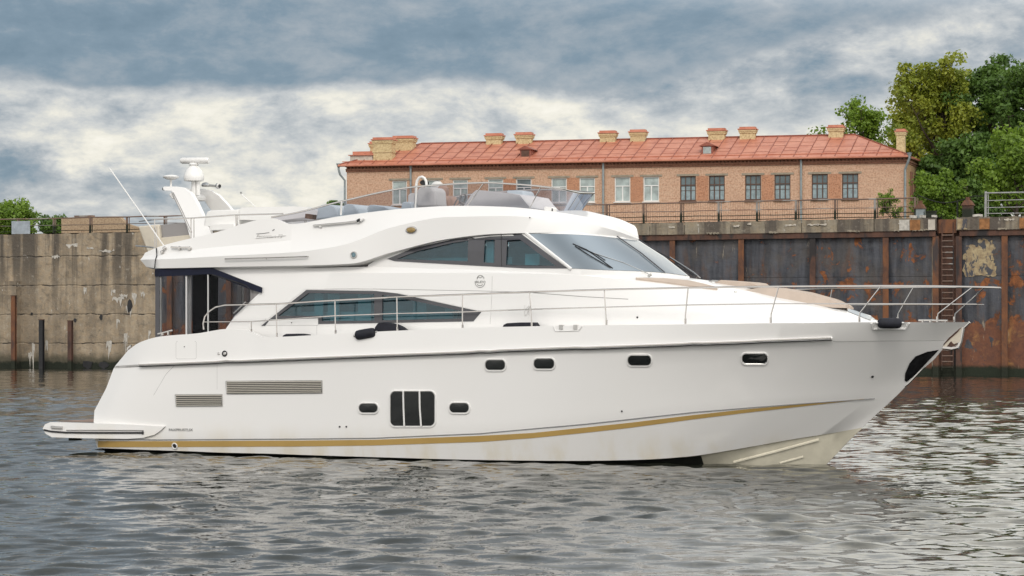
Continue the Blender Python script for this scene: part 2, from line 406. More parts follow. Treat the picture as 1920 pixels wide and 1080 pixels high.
M['fence'] = rustbeam('weathered_fence_iron', (.16, .12, .10), (.20, .12, .085), (.30, .28, .26))
M['fencegrey'] = mat('grey_galvanised_iron', (.32, .32, .31), .6, var=.25, vscale=2)
M['peel'] = mat('peeling_ochre_coat', (.40, .32, .19), .9, bump=.6, bscale=8)
t, b, oc = nodes(M['peel'])
c = t.mix(t.rng(t.noise(oc, 2.6, 7, .65, .4), .35, .65), (.46, .37, .22), (.27, .20, .12)); c = t.mix(t.rng(t.noise(oc, 1.9, 7, .65, .6, off=(4, 4, 4), sc=(1, 1, .6)), .50, .56), c, (.075, .075, .085)); t.L.new(c, b.inputs['Base Color'])
# brick
def brick(name, c1, c2, mortar, seed=0.0):
    m = mat(name, c1, .9); t, b, oc = nodes(m)
    s_ = t.n('ShaderNodeSeparateXYZ', {0: oc}); u = t.n('ShaderNodeCombineXYZ', {0: t.math('ADD', s_.outputs[0], s_.outputs[1]), 1: s_.outputs[2], 2: 0.0}).outputs[0]
    bk = t.n('ShaderNodeTexBrick', {'Vector': u, 'Color1': (*c1, 1), 'Color2': (*c2, 1), 'Mortar': (*mortar, 1), 'Scale': 1.0, 'Mortar Size': .012, 'Mortar Smooth': .2, 'Bias': 0.0, 'Brick Width': .27, 'Row Height': .088})
    nz = t.noise(oc, 8.0, 4, .7, .0, off=(seed, 0, 0)); n2 = t.noise(oc, .5, 5, .6, .3, off=(seed, 2, 0))
    c = t.mix(t.math('MULTIPLY', t.rng(nz, .40, .66), .7), bk.outputs[0], (c1[0]*1.2, c1[1]*1.3, c1[2]*1.4), 'MIX')
    c = t.mix(t.math('MULTIPLY', t.rng(nz, .50, .34), .5), c, (c2[0]*.55, c2[1]*.5, c2[2]*.5))
    c = t.mix(t.math('MULTIPLY', t.rng(n2, .45, .75), .4), c, (c1[0]*.75, c1[1]*.75, c1[2]*.8))
    t.L.new(c, b.inputs['Base Color']); t.L.new(t.n('ShaderNodeBump', {'Height': bk.outputs[1], 'Strength': -.4, 'Distance': .02}).outputs[0], b.inputs['Normal'])
    return m
M['brick'] = brick('salmon_brick', (.54, .335, .22), (.46, .24, .14), (.45, .36, .28))
M['brickred'] = brick('red_brick_infill', (.47, .22, .12), (.38, .16, .08), (.36, .25, .18), 4)
M['brickdark'] = brick('dark_red_cornice_brick', (.28, .12, .07), (.20, .085, .05), (.24, .16, .12), 8)
M['brickend'] = brick('orange_plaster_brick', (.50, .30, .15), (.44, .24, .11), (.45, .36, .24), 6)
M['brickyel'] = brick('yellow_chimney_brick', (.56, .43, .23), (.50, .37, .19), (.50, .42, .26), 2)
M['roof'] = mat('red_painted_sheet_roof', (.42, .125, .085), .5); t, b, oc = nodes(M['roof'])
c = t.mix(t.rng(t.noise(oc, .8, 5, .6, .3), .3, .7), (.46, .16, .095), (.56, .235, .15)); c = t.mix(t.math('MULTIPLY', t.rng(t.noise(oc, 2.5, 5, .7, 0, off=(3, 0, 0), sc=(1, .4, 1)), .5, .7), .4), c, (.26, .08, .06))
t.L.new(c, b.inputs['Base Color'])
M['roofseam'] = mat('roof_seam_red', (.27, .085, .055), .6, var=.2)
M['zinc'] = mat('grey_zinc_pipe', (.27, .31, .32), .5, .3, var=.25, vscale=2)
M['winbrown'] = mat('brown_window_frame', (.095, .045, .028), .6, var=.3)
M['winwhite'] = mat('white_window_frame', (.74, .74, .72), .4, var=.04)
M['winglass'] = mat('grey_window_glass', (.10, .135, .145), .10, var=.35, vscale=1.3)
M['winlight'] = mat('white_curtained_glass', (.36, .42, .41), .18, var=.3, vscale=1.6)
M['curtgrey'] = mat('grey_net_curtain', (.26, .33, .35), .7, var=.25, vscale=4)
M['plaster'] = mat('pale_plaster', (.52, .47, .40), .9, var=.15)
M['lintel'] = mat('grey_cement_lintel', (.30, .26, .20), .9, var=.2)
M['bark'] = mat('bark', (.065, .05, .038), .95, var=.3, bump=.6, bscale=8)
def leaf(name, a_, b_, seed):
    m = mat(name, a_, .55); t, b, oc = nodes(m)
    c = t.mix(t.rng(t.noise(oc, .55, 4, .6, 0, off=(seed, 0, 0)), .35, .65), a_, b_)
    c = t.mix(t.math('MULTIPLY', t.rng(t.noise(oc, 6, 3, .6, 0, off=(seed, 0, 0)), .4, .7), .5), c, tuple(x*1.5 for x in b_))
    t.L.new(c, b.inputs['Base Color']); b.inputs['Subsurface Weight'].default_value = 0
    tl = t.n('ShaderNodeBsdfTranslucent', {0: c}); mx = t.n('ShaderNodeMixShader', {0: .42, 1: b.outputs[0], 2: tl.outputs[0]})
    t.L.new(mx.outputs[0], t.N['Material Output'].inputs[0]); return m
M['leafA'] = leaf('yellow_green_leaves', (.16, .22, .026), (.32, .35, .04), 0)
M['leafB'] = leaf('deep_green_leaves', (.060, .120, .024), (.12, .21, .035), 5)
M['leafC'] = leaf('fresh_green_leaves', (.11, .19, .022), (.21, .32, .034), 9)
# ---------------------------------------------------------------- water
def np_mesh(name, verts, quads, mat_, smooth=True):
    me = bpy.data.meshes.new(name); nv = len(verts); nf = len(quads)
    me.vertices.add(nv); me.vertices.foreach_set('co', np.asarray(verts, np.float32).ravel())
    k = quads.shape[1]
    me.loops.add(nf*k); me.polygons.add(nf)
    me.loops.foreach_set('vertex_index', np.asarray(quads, np.int32).ravel())
    me.polygons.foreach_set('loop_start', np.arange(0, nf*k, k, dtype=np.int32))
    me.polygons.foreach_set('loop_total', np.full(nf, k, np.int32))
    if smooth: me.polygons.foreach_set('use_smooth', np.ones(nf, bool))
    me.materials.append(mat_); me.update(calc_edges=True); me.validate()
    o = bpy.data.objects.new(name, me); C.objects.link(o); return o
rs = np.random.RandomState(5)
ys = [22.0]
while ys[-1] < 200: ys.append(ys[-1]+max(.085, .0023*ys[-1]))
ys = np.array([-300, -100, -30, 0, 10, 16, 20]+ys+[215, 240])
hx_ = [0.0]
while hx_[-1] < 75: hx_.append(hx_[-1]+.085+max(0, hx_[-1]-14)*.010)
xs = np.array([-900, -300, -120]+[-v for v in hx_[:0:-1]]+hx_+[120, 300, 900])
X, Y = np.meshgrid(xs, ys); X0, Y0 = X.copy(), Y.copy(); Z = np.zeros_like(X); DX = np.zeros_like(X); DY = np.zeros_like(X)
gy = np.gradient(Y0, axis=0); gx = np.abs(np.gradient(X0, axis=1)); gap = np.maximum(np.maximum(gy, gx), .085)
for i in range(120):
    L = .36*(3.9 ** rs.rand()) if i > 8 else 2.2+3*rs.rand()
    th = rs.normal(-.1, .6 if i % 4 else 1.2); k = 2*math.pi/L; a = (.0029 if L < 2.1 else .0015)*L*(.5+rs.rand())
    kx, ky = k*math.sin(th), k*math.cos(th); ph = rs.rand()*6.28
    fade = np.clip((L/gap-2.2)/2.5, 0, 1)
    q = kx*X0+ky*Y0+ph
    Z += a*fade*np.cos(q); s_ = -a*fade*np.sin(q)*.75
    DX += s_*math.sin(th); DY += s_*math.cos(th)
env = .85+.3*np.sin(X0*.21+1+np.sin(Y0*.3))*np.sin(Y0*.17+X0*.05)
X = X0+DX; Y = Y0+DY; Z = Z*env
ny, nx = X.shape; idx = np.arange(nx*ny).reshape(ny, nx)
q = np.stack([idx[:-1, :-1], idx[:-1, 1:], idx[1:, 1:], idx[1:, :-1]], -1).reshape(-1, 4)
tag(np_mesh('water', np.stack([X, Y, Z], -1).reshape(-1, 3), q, M['water']), kind='structure')

# ---------------------------------------------------------------- quay wall (local: x along, y back into the land, z up)
TOP = 9.89
def wx(px, off=0.0): return WF.x(px, off)
def wz(px, py, off=0.0): return WF.z(px, py, off)
# land behind the wall, one sheet to the horizon
g = MB(); g.add([(-600, .9, TOP-.15), (900, .9, TOP-.15), (900, 3000, TOP-.15), (-600, 3000, TOP-.15)], [(0, 1, 2, 3)])
go = g.build('ground', M['ground'], None, 0); go.location = WF.o; go.rotation_euler = (0, 0, -WF.a); tag(go, kind='structure')
def grid_face(x0, x1, z0, z1, y, nx_, nz_, amp, seed, top_amp=0.0):
    r_ = random.Random(seed); vs = []; fs = []
    for j in range(nz_+1):
        for i in range(nx_+1):
            x = x0+(x1-x0)*i/nx_; z_ = z0+(z1-z0)*j/nz_
            if j == nz_: z_ += r_.uniform(-1, .3)*top_amp
            vs.append((x, y+r_.uniform(-1, 1)*amp, z_))
    for j in range(nz_):
        for i in range(nx_):
            a = j*(nx_+1)+i; fs.append((a, a+1, a+nx_+2, a+nx_+1))
    return vs, fs
xc = wx(292)
r_ = WF.root('concrete_quay_wall', (xc, 0, 0)); ox = xc
def shifted(mb, dx): mb.v = [(x-dx, y, z) for x, y, z in mb.v]; return mb
mb = MB(); vs, fs = grid_face(-40, xc, -1, TOP-.0, 0, 200, 24, .025, 3, .07); mb.add(vs, fs)
mb.add([(-40, 0, TOP), (xc, 0, TOP), (xc, 3, TOP-.06), (-40, 3, TOP-.06)], [(0, 1, 2, 3)])
mb.add([(xc, 0, -1), (xc, 3, -1), (xc, 3, TOP-.02), (xc, 0, TOP-.02)], [(0, 1, 2, 3)])
shifted(mb, ox).build('wall_face', M['conc'], r_, 40)
mb = MB(); x1 = wx(32, -.55); mb.prism([(-40, -.55, -1), (x1, -.55, -1), (x1-.1, -.55, wz(20, 527, -.55)), (-40, -.55, wz(20, 524, -.55))], (0, .6, 0))
shifted(mb, ox).build('ledge', M['conc'], r_, 40)
for px, py, wd_, hh in ((243, 574, .45, 1.2), (190, 595, .3, .4), (141, 600, .25, .35), (165, 683, 1.0, .6), (195, 684, .9, .5), (60, 588, .2, .2)):
    mb = MB(); xx = wx(px); zz_ = wz(px, py); n_ = 8
    rr = random.Random(px); pl = [(xx+wd_/2*math.cos(a)*rr.uniform(.7, 1.2), -.035, zz_+hh/2*math.sin(a)*rr.uniform(.7, 1.2)) for a in [6.283*k/n_ for k in range(n_)]]
    mb.prism(pl, (0, .05, 0)); shifted(mb, ox).build('spalled_hole', M['black'], r_, 0)
# lime runs below the hole and joints
for px, py, w_, h_ in ((222, 558, 1.0, .7), (213, 545, .35, .5), (232, 553, .7, .35), (252, 552, .4, .8), (268, 549, .35, .5), (205, 641, .45, 1.3), (222, 600, .3, .9), (236, 625, .3, 2.1), (63, 645, .25, 2.6), (58, 662, .4, 1.2), (88, 640, .22, 1.2), (160, 540, .25, .6), (242, 575, .5, .9), (281, 620, .2, .9), (135, 458, 1.0, .35), (200, 470, 1.3, .2), (105, 480, .7, .35), (170, 465, .6, .15)):
    mb = MB(); xx = wx(px); zz_ = wz(px, py); rr = random.Random(px*7+py); top = []; bot = []; n_ = 7
    for k in range(n_+1):
        x_ = xx-w_/2+w_*k/n_; top.append((x_, -.032, zz_+rr.uniform(-.05, .12))); bot.append((x_+rr.uniform(-.03, .03), -.032, zz_-h_*rr.choice([.15, .35, .6, 1])*(.6+.4*math.sin(3.14*k/n_))))
    mb.prism(top+bot[::-1], (0, .012, 0)); shifted(mb, ox).build('lime_run', M['limewhite'] if 'limewhite' in M else M.setdefault('limewhite', mat('lime_deposit', (.50, .47, .42), .9, var=.25, vscale=5)), r_, 0)
tag(r_, 'tall stained concrete quay wall with white lime runs left of the steel wall', 'quay wall')

# steel wall
xs0 = xc+.05; r_ = WF.root('steel_quay_wall', (xs0, 0, 0)); ox = xs0
XE = 120.0
lad0, lad1 = wx(1762), wx(1790)
posts = [318, 1261, 1390, 1524, 1661]
px_w = [wx(p) for p in posts]
pitch = (px_w[4]-px_w[1])/3
allp = [px_w[0]]+[px_w[1]-pitch*k for k in range(8, 0, -1) if px_w[1]-pitch*k > px_w[0]+2]+px_w[1:]
allp += [lad0-.25, lad1+.28]; rp = [wx(1884)]
while rp[-1] < XE-6: rp.append(rp[-1]+pitch*.8)
allp += rp
zb0 = wz(1500, 447); zb1 = wz(1500, 436.5)
def pbox(mb, x0, x1, y0, y1, z0, z1, mi=0): return mb.box(((x0+x1)/2, (y0+y1)/2, (z0+z1)/2), (x1-x0, y1-y0, z1-z0), mi=mi)
edges = [xs0]+allp+[XE]
for i in range(len(edges)-1):
    a, b_ = edges[i], edges[i+1]
    if abs((a+b_)/2-(lad0+lad1)/2) < .5: continue
    mb = MB(); zs_ = wz(1500, 520)
    vs, fs = grid_face(a+.02, b_-.02, -1, zs_-.012, .25, 10, 12, .018, i); mb.add(vs, fs)
    vs, fs = grid_face(a+.02, b_-.02, zs_+.012, zb0+.2, .25, 10, 10, .018, i+50); mb.add(vs, fs)
    mb.add([(a, .30, -1), (b_, .30, -1), (b_, .30, zb0+.2), (a, .30, zb0+.2)], [(0, 1, 2, 3)])
    k = {0: 1, 1: 0}.get(i, (0 if i % 3 else 1)); c_ = (a+b_)/2; pm = 960+F*0
    if c_ > wx(1524): k = 2 if c_ < wx(1661) else 1
    if c_ > wx(1880): k = 2
    if wx(1390) > c_ > wx(1000): k = 0
    shifted(mb, ox).build('steel_panel', M['steelwall'][k], r_, 40)
for i, x in enumerate(allp):
    mb = MB(); wd_ = .19 if abs(x-px_w[0]) > .1 else .2
    pbox(mb, x-wd_, x+wd_, -.06, -.03, -1, zb0-.002); pbox(mb, x-.03, x+.03, -.03, .25, -1, zb0-.002)
    shifted(mb, ox).build('steel_post', M['rust' if i % 3 != 1 else 'rustdark'], r_, 0)
# flaking pale strip left of the ladder
mb = MB(); vs, fs = grid_face(wx(1746), wx(1757), .2, zb0-.01, .17, 4, 40, .03, 9); mb.add(vs, fs); shifted(mb, ox).build('flaking_strip', M['rustpale'], r_, 40)
# top beams, either side of the ladder recess
for a, b_ in ((xs0, wx(1755)), (wx(1800), XE)):
    mb = MB(); pbox(mb, a, b_, -.12, .24, zb0, zb0+.05); pbox(mb, a, b_, -.10, -.06, zb0+.05, zb1-.05); pbox(mb, a, b_, -.12, .24, zb1-.05, zb1)
    shifted(mb, ox).build('top_beam', M['rustdark'], r_, 0)
# coping in cast lengths
rr = random.Random(8); x = xs0; zc0 = zb1+.003
segs = []
while x < lad0-.6: e = min(x+rr.choice([3.2, 4.1, 4.7, 2.4]), lad0-.15); segs.append((x, e)); x = e
x = lad1+.15
while x < XE: e = x+rr.choice([3.2, 4.1, 4.7]); segs.append((x, e)); x = e
for i, (a, b_) in enumerate(segs):
    mb = MB(); n_ = max(4, int((b_-a)/.18)); yo = rr.uniform(-.05, .03)
    vs, fs = grid_face(a+.012, b_-.012, zc0, TOP+rr.uniform(-.03, .03), -.16+yo, n_, 6, .02, i+200, .05); mb.add(vs, fs)
    mb.add([(a, -.16+yo, TOP-.02), (b_, -.16+yo, TOP-.02), (b_, 1.4, TOP-.03), (a, 1.4, TOP-.03)], [(0, 1, 2, 3)])
    mb.add([(a, -.14, zc0), (b_, -.14, zc0), (b_, .3, zc0), (a, .3, zc0)], [(0, 1, 2, 3)])
    shifted(mb, ox).build('coping_block', M['cope'], r_, 40)
    for _ in range(2 if a > wx(900) else 0):     # broken pale lips along the bottom and the top
        mb = MB(); x_ = rr.uniform(a, b_-.8); L_ = rr.uniform(.2, .8); zt = rr.choice([zc0+.05, TOP-.32, TOP-.2]); top = []; bot = []
        for k in range(9): top.append((x_+L_*k/8, -.235, zt+rr.uniform(.0, .08))); bot.append((x_+L_*k/8, -.235, zt-rr.uniform(.0, .09)))
        mb.prism(top+bot[::-1], (0, .12, 0)); shifted(mb, ox).build('broken_lip', M['plaster'] if zt > zc0+.2 else M['lintel'], r_, 0)
# ladder recess
mb = MB(); mb.add([(lad0-.3, .45, -1), (lad1+.3, .45, -1), (lad1+.3, .45, TOP-.1), (lad0-.3, .45, TOP-.1)], [(0, 1, 2, 3)]); shifted(mb, ox).build('recess_back', M['rustdark'], r_, 0)
mb = MB(); pbox(mb, lad0-.1, lad1+.1, .1, .4, wz(1775, 437), TOP-.12); shifted(mb, ox).build('recess_plate', M['rust'], r_, 0)
rr2 = random.Random(4)
for cx0, cy0, rw, rh in ((1836, 500, 30, 20), (1822, 478, 16, 22), (1848, 474, 18, 26), (1858, 505, 10, 16), (1814, 508, 8, 12), (1842, 455, 8, 8)):
    pl = []
    for k in range(26):
        a_ = 6.283*k/26; q_ = rr2.uniform(.72, 1.15); e_ = .8
        x_ = cx0+rw*q_*math.copysign(abs(math.cos(a_))**e_, math.cos(a_)); y_ = min(519, cy0+rh*q_*math.copysign(abs(math.sin(a_))**e_, math.sin(a_)))
        pl.append((wx(max(1804, min(1872, x_)), .2), .215-.004*rr2.random()-.001*cx0/1800, wz(1840, y_, .2)))
    mb = MB(); mb.prism(pl, (0, .02, 0)); shifted(mb, ox).build('peeling_patch', M['peel'], r_, 0)
for (p0, p1, key) in ((1688, 1707, 'limewhite'), (1708, 1727, 'rustpatch'), (1742, 1755, 'plaster'), (1838, 1857, 'rustpatch'), (1913, 1935, 'rustpatch'), (1797, 1815, 'peel')):
    if key == 'rustpatch' and key not in M: M[key] = mat('orange_rust_stain_plate', (.30, .14, .055), .9, var=.45, vscale=3, bump=.4, bscale=6)
    mb = MB(); pbox(mb, wx(p0), wx(p1), -.245, -.2, zc0+.04, TOP-.12); shifted(mb, ox).build('patch_plate', M[key], r_, 0)
tag(r_, 'long rusty sheet steel quay wall under a crumbling concrete coping', 'quay wall')
# ladder
lr = WF.root('quay_ladder', ((lad0+lad1)/2, .12, 0)); hw = (lad1-lad0)/2-.12
mb = MB()
for s_ in (-1, 1): mb.box((s_*hw, 0, TOP/2), (.07, .09, TOP-.6))
mb.build('side_rail', M['rustdark'], lr, 0)
z_ = .5
while z_ < TOP-.8:
    MB().tube([(-hw, -.02, z_), (hw, -.02, z_)], .045, 6).build('rung', M['fence'], lr); z_ += .36
tag(lr, 'rusty iron ladder set in the recess of the steel quay wall', 'ladder')
# mooring piles at the left
for px, t_, b2, lab, col in ((26, 555, 688, 'rusty iron pile standing closest to the concrete ledge', 'rust'), (78, 600, 690, 'black iron pile between the two rusty brown ones', 'black'), (132, 602, 690, 'dark rust brown iron pile farthest right along the concrete wall', 'rustdark')):
    q0 = WF.root('mooring_pile', (wx(px, -.9), -.9, 0)); zt = wz(px, t_, -.9)
    q_ = MB(); q_.box((0, -.11, zt/2-.5), (.34, .03, zt+1)); q_.box((0, .11, zt/2-.5), (.34, .03, zt+1)); q_.box((0, 0, zt/2-.5), (.03, .19, zt+1)); q_.build('flanged_beam', M[col], q0, 0)
    q_ = MB(); q_.box((0, 0, zt+.03), (.38, .30, .05)); q_.build('cap_plate', M['rustdark'], q0, 0)
    tag(q0, lab, 'pile', 'iron piles at the foot of the concrete wall')

# ---------------------------------------------------------------- quay railings: each run one fence
def fence(x0, x1, pitch_, lab, seed, rails=(1.28, .72, .38, .12), mats=('fence', 'fence'), h=1.32, mesh=False, y=.35, base=0.0):
    fr = WF.root('quay_fence', (x0, y, TOP+base)); rr = random.Random(seed); L_ = x1-x0; n_ = max(1, round(L_/pitch_))
    for i in range(n_+1):
        x = L_*i/n_; t_ = rr.uniform(-.02, .02)
        m_ = MB(); m_.box((x+t_/2, 0, h/2-.1), (.13, .10, h+.2), Matrix.Rotation(t_, 3, 'Y')); m_.box((x+.16, .03, h/2), (.05, .05, h-.1)); m_.build('post', M[mats[1]], fr, 0)
    for k, z_ in enumerate(rails):
        m_ = MB(); pts = []
        for i in range(n_*2+1): pts.append((L_*i/(n_*2), -.03, z_+rr.uniform(-.02, .02)))
        m_.tube(pts, .045 if k == 0 else .026, 6); m_.build('rail', M[mats[0]], fr)
    if mesh:
        m_ = MB(); x = .2
        while x < L_-.1: m_.tube([(x, .03, .05), (x, .03, h-.05)], .007, 3, caps=False); x += .16
        m_.build('wire_mesh', M['fence'], fr, 0)
    tag(fr, lab, 'fence', 'iron railings along the quay edge'); return fr
pf = (wx(1568, .35)-wx(1140, .35))/6
x_end = wx(1716, .35)
fence(x_end-pf*13, x_end, pf, 'long rusty iron railing on the quay in front of the brick building', 3, mesh=True)
fence(wx(22, .35)-pf*.0-9, wx(380, .35), (wx(380, .35)-wx(22, .35)+9)/8, 'dark thin iron railing on top of the concrete wall', 5, h=1.15, rails=(1.12, .6, .2))
fr = fence(wx(1848, .35), wx(1848, .35)+14, 14/2, 'pale grey galvanised railing at the right end of the quay', 6, rails=(1.5, 1.02, .58, .2), mats=('fencegrey', 'fencegrey'), h=1.6)
# sagging rusty pipe between the fences
p0 = Vector((wx(1722, .5), .5, TOP+1.45)); p1 = Vector((wx(1848, .5), .5, TOP+1.3)); pr = WF.root('sagging_pipe', tuple(p0))
pts = [Vector((0, 0, 0))+(p1-p0)*t_+Vector((0, 0, -.45*math.sin(3.14*min(1, t_*1.25))*(1 if t_ < .8 else .5))) for t_ in [k/12 for k in range(13)]]
m_ = MB(); m_.tube(pts, .035, 6); m_.build('pipe', M['rustdark'], pr); m_ = MB(); m_.tube([pts[7]+Vector((0, 0, -1.3)), pts[7]], .06, 6); m_.build('prop', M['fence'], pr)
tag(pr, 'thin rusty pipe sagging between two railings above the ladder', 'pipe')
# rusty junction box with domed hood (bollard-like cabinet)
def cabinet(px, py0, wd_, hh, lab, hood, key='rustdark', y=.55):
    c_ = WF.root('rusty_cabinet', (wx(px, y), y, TOP-.03)); m_ = MB(); m_.box((0, 0, hh/2), (wd_, .5, hh)); 
    m_.build('body', M[key], c_, 0)
    m_ = MB()
    if hood: m_.add([(-wd_*.62, -.32, hh), (wd_*.62, -.32, hh), (wd_*.62, .32, hh), (-wd_*.62, .32, hh), (-wd_*.3, -.2, hh+.32), (wd_*.3, -.2, hh+.32), (wd_*.3, .2, hh+.32), (-wd_*.3, .2, hh+.32)], [(0, 3, 2, 1), (4, 5, 6, 7), (0, 1, 5, 4), (1, 2, 6, 5), (2, 3, 7, 6), (3, 0, 4, 7)])
    if hood: m_.box((0, 0, hh+.42), (wd_*.35, .3, .2))
    else: m_.box((0, 0, hh+.03), (wd_*1.1, .6, .06))
    m_.build('lid', M['rust'], c_, 0)
    tag(c_, lab, 'cabinet')
cabinet(1815, 0, .62, .78, 'rusty upright cabinet with a peaked hood beside the ladder', True)
cabinet(1726, 0, .52, .62, 'dark cabinet with a peaked rusty hood next to the end railing post', True, 'zinc')
cabinet(1746, 0, .55, .42, 'low flat rusty box between the hooded cabinet and the ladder', False, 'rustdark', .5)
for i, (px, L_, lab) in enumerate(((1712, .5, 'pale broken slab at the foot of the white downpipe'), (1730, .45, 'white flat stone below the dark hooded cabinet'), (1752, .4, 'white stone lying on the coping left of the ladder'), (1832, .7, 'pale rubble lump right of the peaked cabinet'))):
    c_ = MB(); rr = random.Random(i); p_ = [(L_/2*math.cos(a)*rr.uniform(.7, 1.1), .2*math.sin(a)*rr.uniform(.7, 1.1), 0) for a in [6.283*k/9 for k in range(9)]]
    c_.prism(p_, (0, 0, .12+.05*rr.random())); o = c_.build('broken_stone', M['limewhite'], None, 0)
    o.location = WF.o+WF.m @ Vector((wx(px, .1), .1, TOP+.01)); o.rotation_euler = (.1, .05, i); tag(o, lab, 'stone')
# sheet of painted board wired to the left fence, brick parapet behind
bo = MB(); bo.box((0, 0, .48), (1.62, .04, .95)); bo.box((-.62, -.02, .48), (.32, .04, .99)); o = bo.build('sheet_board', mat('blue_grey_painted_board', (.34, .38, .42), .7, var=.2, vscale=2), None, 0)
o.location = WF.o+WF.m @ Vector((wx(39, .2), .2, TOP)); o.rotation_euler = (0, 0, -WF.a); tag(o, 'blue grey painted board fixed to the railing at the far left', 'board')
pw = WF.root('low_brick_wall', (wx(115, 3), 3, TOP-.1)); LW = wx(262, 3)-wx(115, 3); zt = wz(150, 407, 3)-TOP+.1
m_ = MB(); m_.prism([(0, 0, 0), (LW, 0, 0), (LW*1.0, 0, zt*.38), (LW*.82, 0, zt*.62), (LW*.75, 0, zt*.95), (LW*.5, 0, zt), (LW*.28, 0, zt*1.03), (.0, 0, zt*.97)], (0, .4, 0)); m_.build('brickwork', brick('weathered_tan_brick', (.38, .27, .17), (.30, .20, .12), (.33, .27, .2), 3), pw, 0)
m_ = MB(); m_.box((LW*.28, .2, zt*1.05), (LW*.22, .5, .1)); m_.build('capping', M['fence'], pw, 0)
tag(pw, 'low broken wall of tan brick behind the railing, left of the yacht', 'wall')

# ---------------------------------------------------------------- brick building
br = HF.root('brick_building', (0, 0, TOP-.2)); Z0 = TOP-.2
def hx(px, off=0.0): return HF.x(px, off)
def hz(px, py, off=0.0): return HF.z(px, py, off)-Z0
LB = hx(1700); eave = hz(1690, 292); base = -.0
wins = []
for px, kind in ((749, 'w'), (811, 'w'), (863, 'w'), (929, 'w'), (982, 'g'), (1048, 'w'), (1101, 'w'), (1167, 'w'), (1221, 'w'), (1290, 'b'), (1344, 'b'), (1412, 'b'), (1467, 'b'), (1537, 'b'), (1594, 'b')):
    wins.append((px, kind))
wt = hz(1344, 329.5); wb = hz(1344, 376); ww = .60
xsb = [0.0]; 
cells = [(hx(px)-ww, hx(px)+ww) for px, _ in wins]
# front wall with real openings
m_ = MB(); x = 0.0
def quadxz(mb, x0, x1, z0, z1, y=0.0): mb.add([(x0, y, z0), (x1, y, z0), (x1, y, z1), (x0, y, z1)], [(0, 1, 2, 3)])
for a, b_ in cells+[(LB, LB)]:
    quadxz(m_, x, a, base, eave-.55); 
    if b_ > a:
        quadxz(m_, a, b_, base, wb); quadxz(m_, a, b_, wt, eave-.55)
        m_.add([(a, 0, wb), (b_, 0, wb), (b_, .25, wb), (a, .25, wb), (a, 0, wt), (b_, 0, wt), (b_, .25, wt), (a, .25, wt)], [(0, 1, 2, 3), (4, 7, 6, 5), (0, 3, 7, 4), (1, 5, 6, 2)])
    x = b_
DEP = 11.0; cx_, cy_ = .35, 9.0      # the right end wall runs back at a skew
ex = LB+cx_; ey = cy_
m_.build('front_wall', M['brick'], br, 0, fix=False)
m_ = MB(); m_.add([(LB, 0, base), (ex, ey, base), (ex, ey, eave-.0), (LB, 0, eave-.0)], [(0, 1, 2, 3)]); 
m_.add([(0, 0, base), (0, 0, eave), (0, DEP, eave), (0, DEP, base)], [(0, 1, 2, 3)]); m_.add([(0, DEP, base), (0, DEP, eave), (ex, DEP, eave), (ex, DEP, base)], [(0, 1, 2, 3)]); m_.add([(ex, ey, base), (ex, DEP, base), (ex, DEP, eave), (ex, ey, eave)], [(0, 1, 2, 3)])
m_.build('end_wall', M['brickend'], br, 0)
# narrow openings on the end wall
ed = Vector((cx_, cy_, 0)).normalized(); en = Vector((ed.y, -ed.x, 0))
for t_ in (2.2, 4.6):
    f_ = MB(); c_ = Vector((LB, 0, 0))+ed*t_+en*.03; f_.prism([c_-ed*.55+Vector((0, 0, wb-.3)), c_+ed*.55+Vector((0, 0, wb-.3)), c_+ed*.55+Vector((0, 0, wt+.2)), c_-ed*.55+Vector((0, 0, wt+.2))], en*.04); f_.build('window', M['brickdark'], br, 0)
# corbelled cornice
m_ = MB()
for k, (dz0, dz1, pr_) in enumerate(((-.55, -.42, .06), (-.42, -.30, .12), (-.17, 0, .24))):
    m_.box((LB/2, -pr_/2, eave+(dz0+dz1)/2), (LB+.12, pr_+.02, dz1-dz0-.002))
    a = Vector((LB, 0, 0)); c_ = a+ed*ey/2+en*pr_/2; m_.box((c_.x, c_.y, eave+(dz0+dz1)/2), (Vector((cx_, cy_, 0)).length, pr_, dz1-dz0-.006), Matrix.Rotation(math.atan2(ed.y, ed.x), 3, 'Z'))
x = .1
while x < LB: m_.box((x, -.09, eave-.235), (.14, .18, .125)); x += .28
m_.box((LB/2, .06, eave-.26), (LB, .12, .6))
m_.build('cornice', M['brickdark'], br, 0)
for i in (5, 7, 9, 11, 13, 3):  # red infill between the windows of a pair
    a = cells[i][1]+.05; b_ = cells[i+1][0]-.05 if i+1 < len(cells) else a+.5
    if b_-a > .2 and b_-a < 2: m_ = MB(); m_.box(((a+b_)/2, -.004, (wb+wt)/2), (b_-a, .03, wt-wb+.0)); m_.build('red_infill', M['brickred'], br, 0)
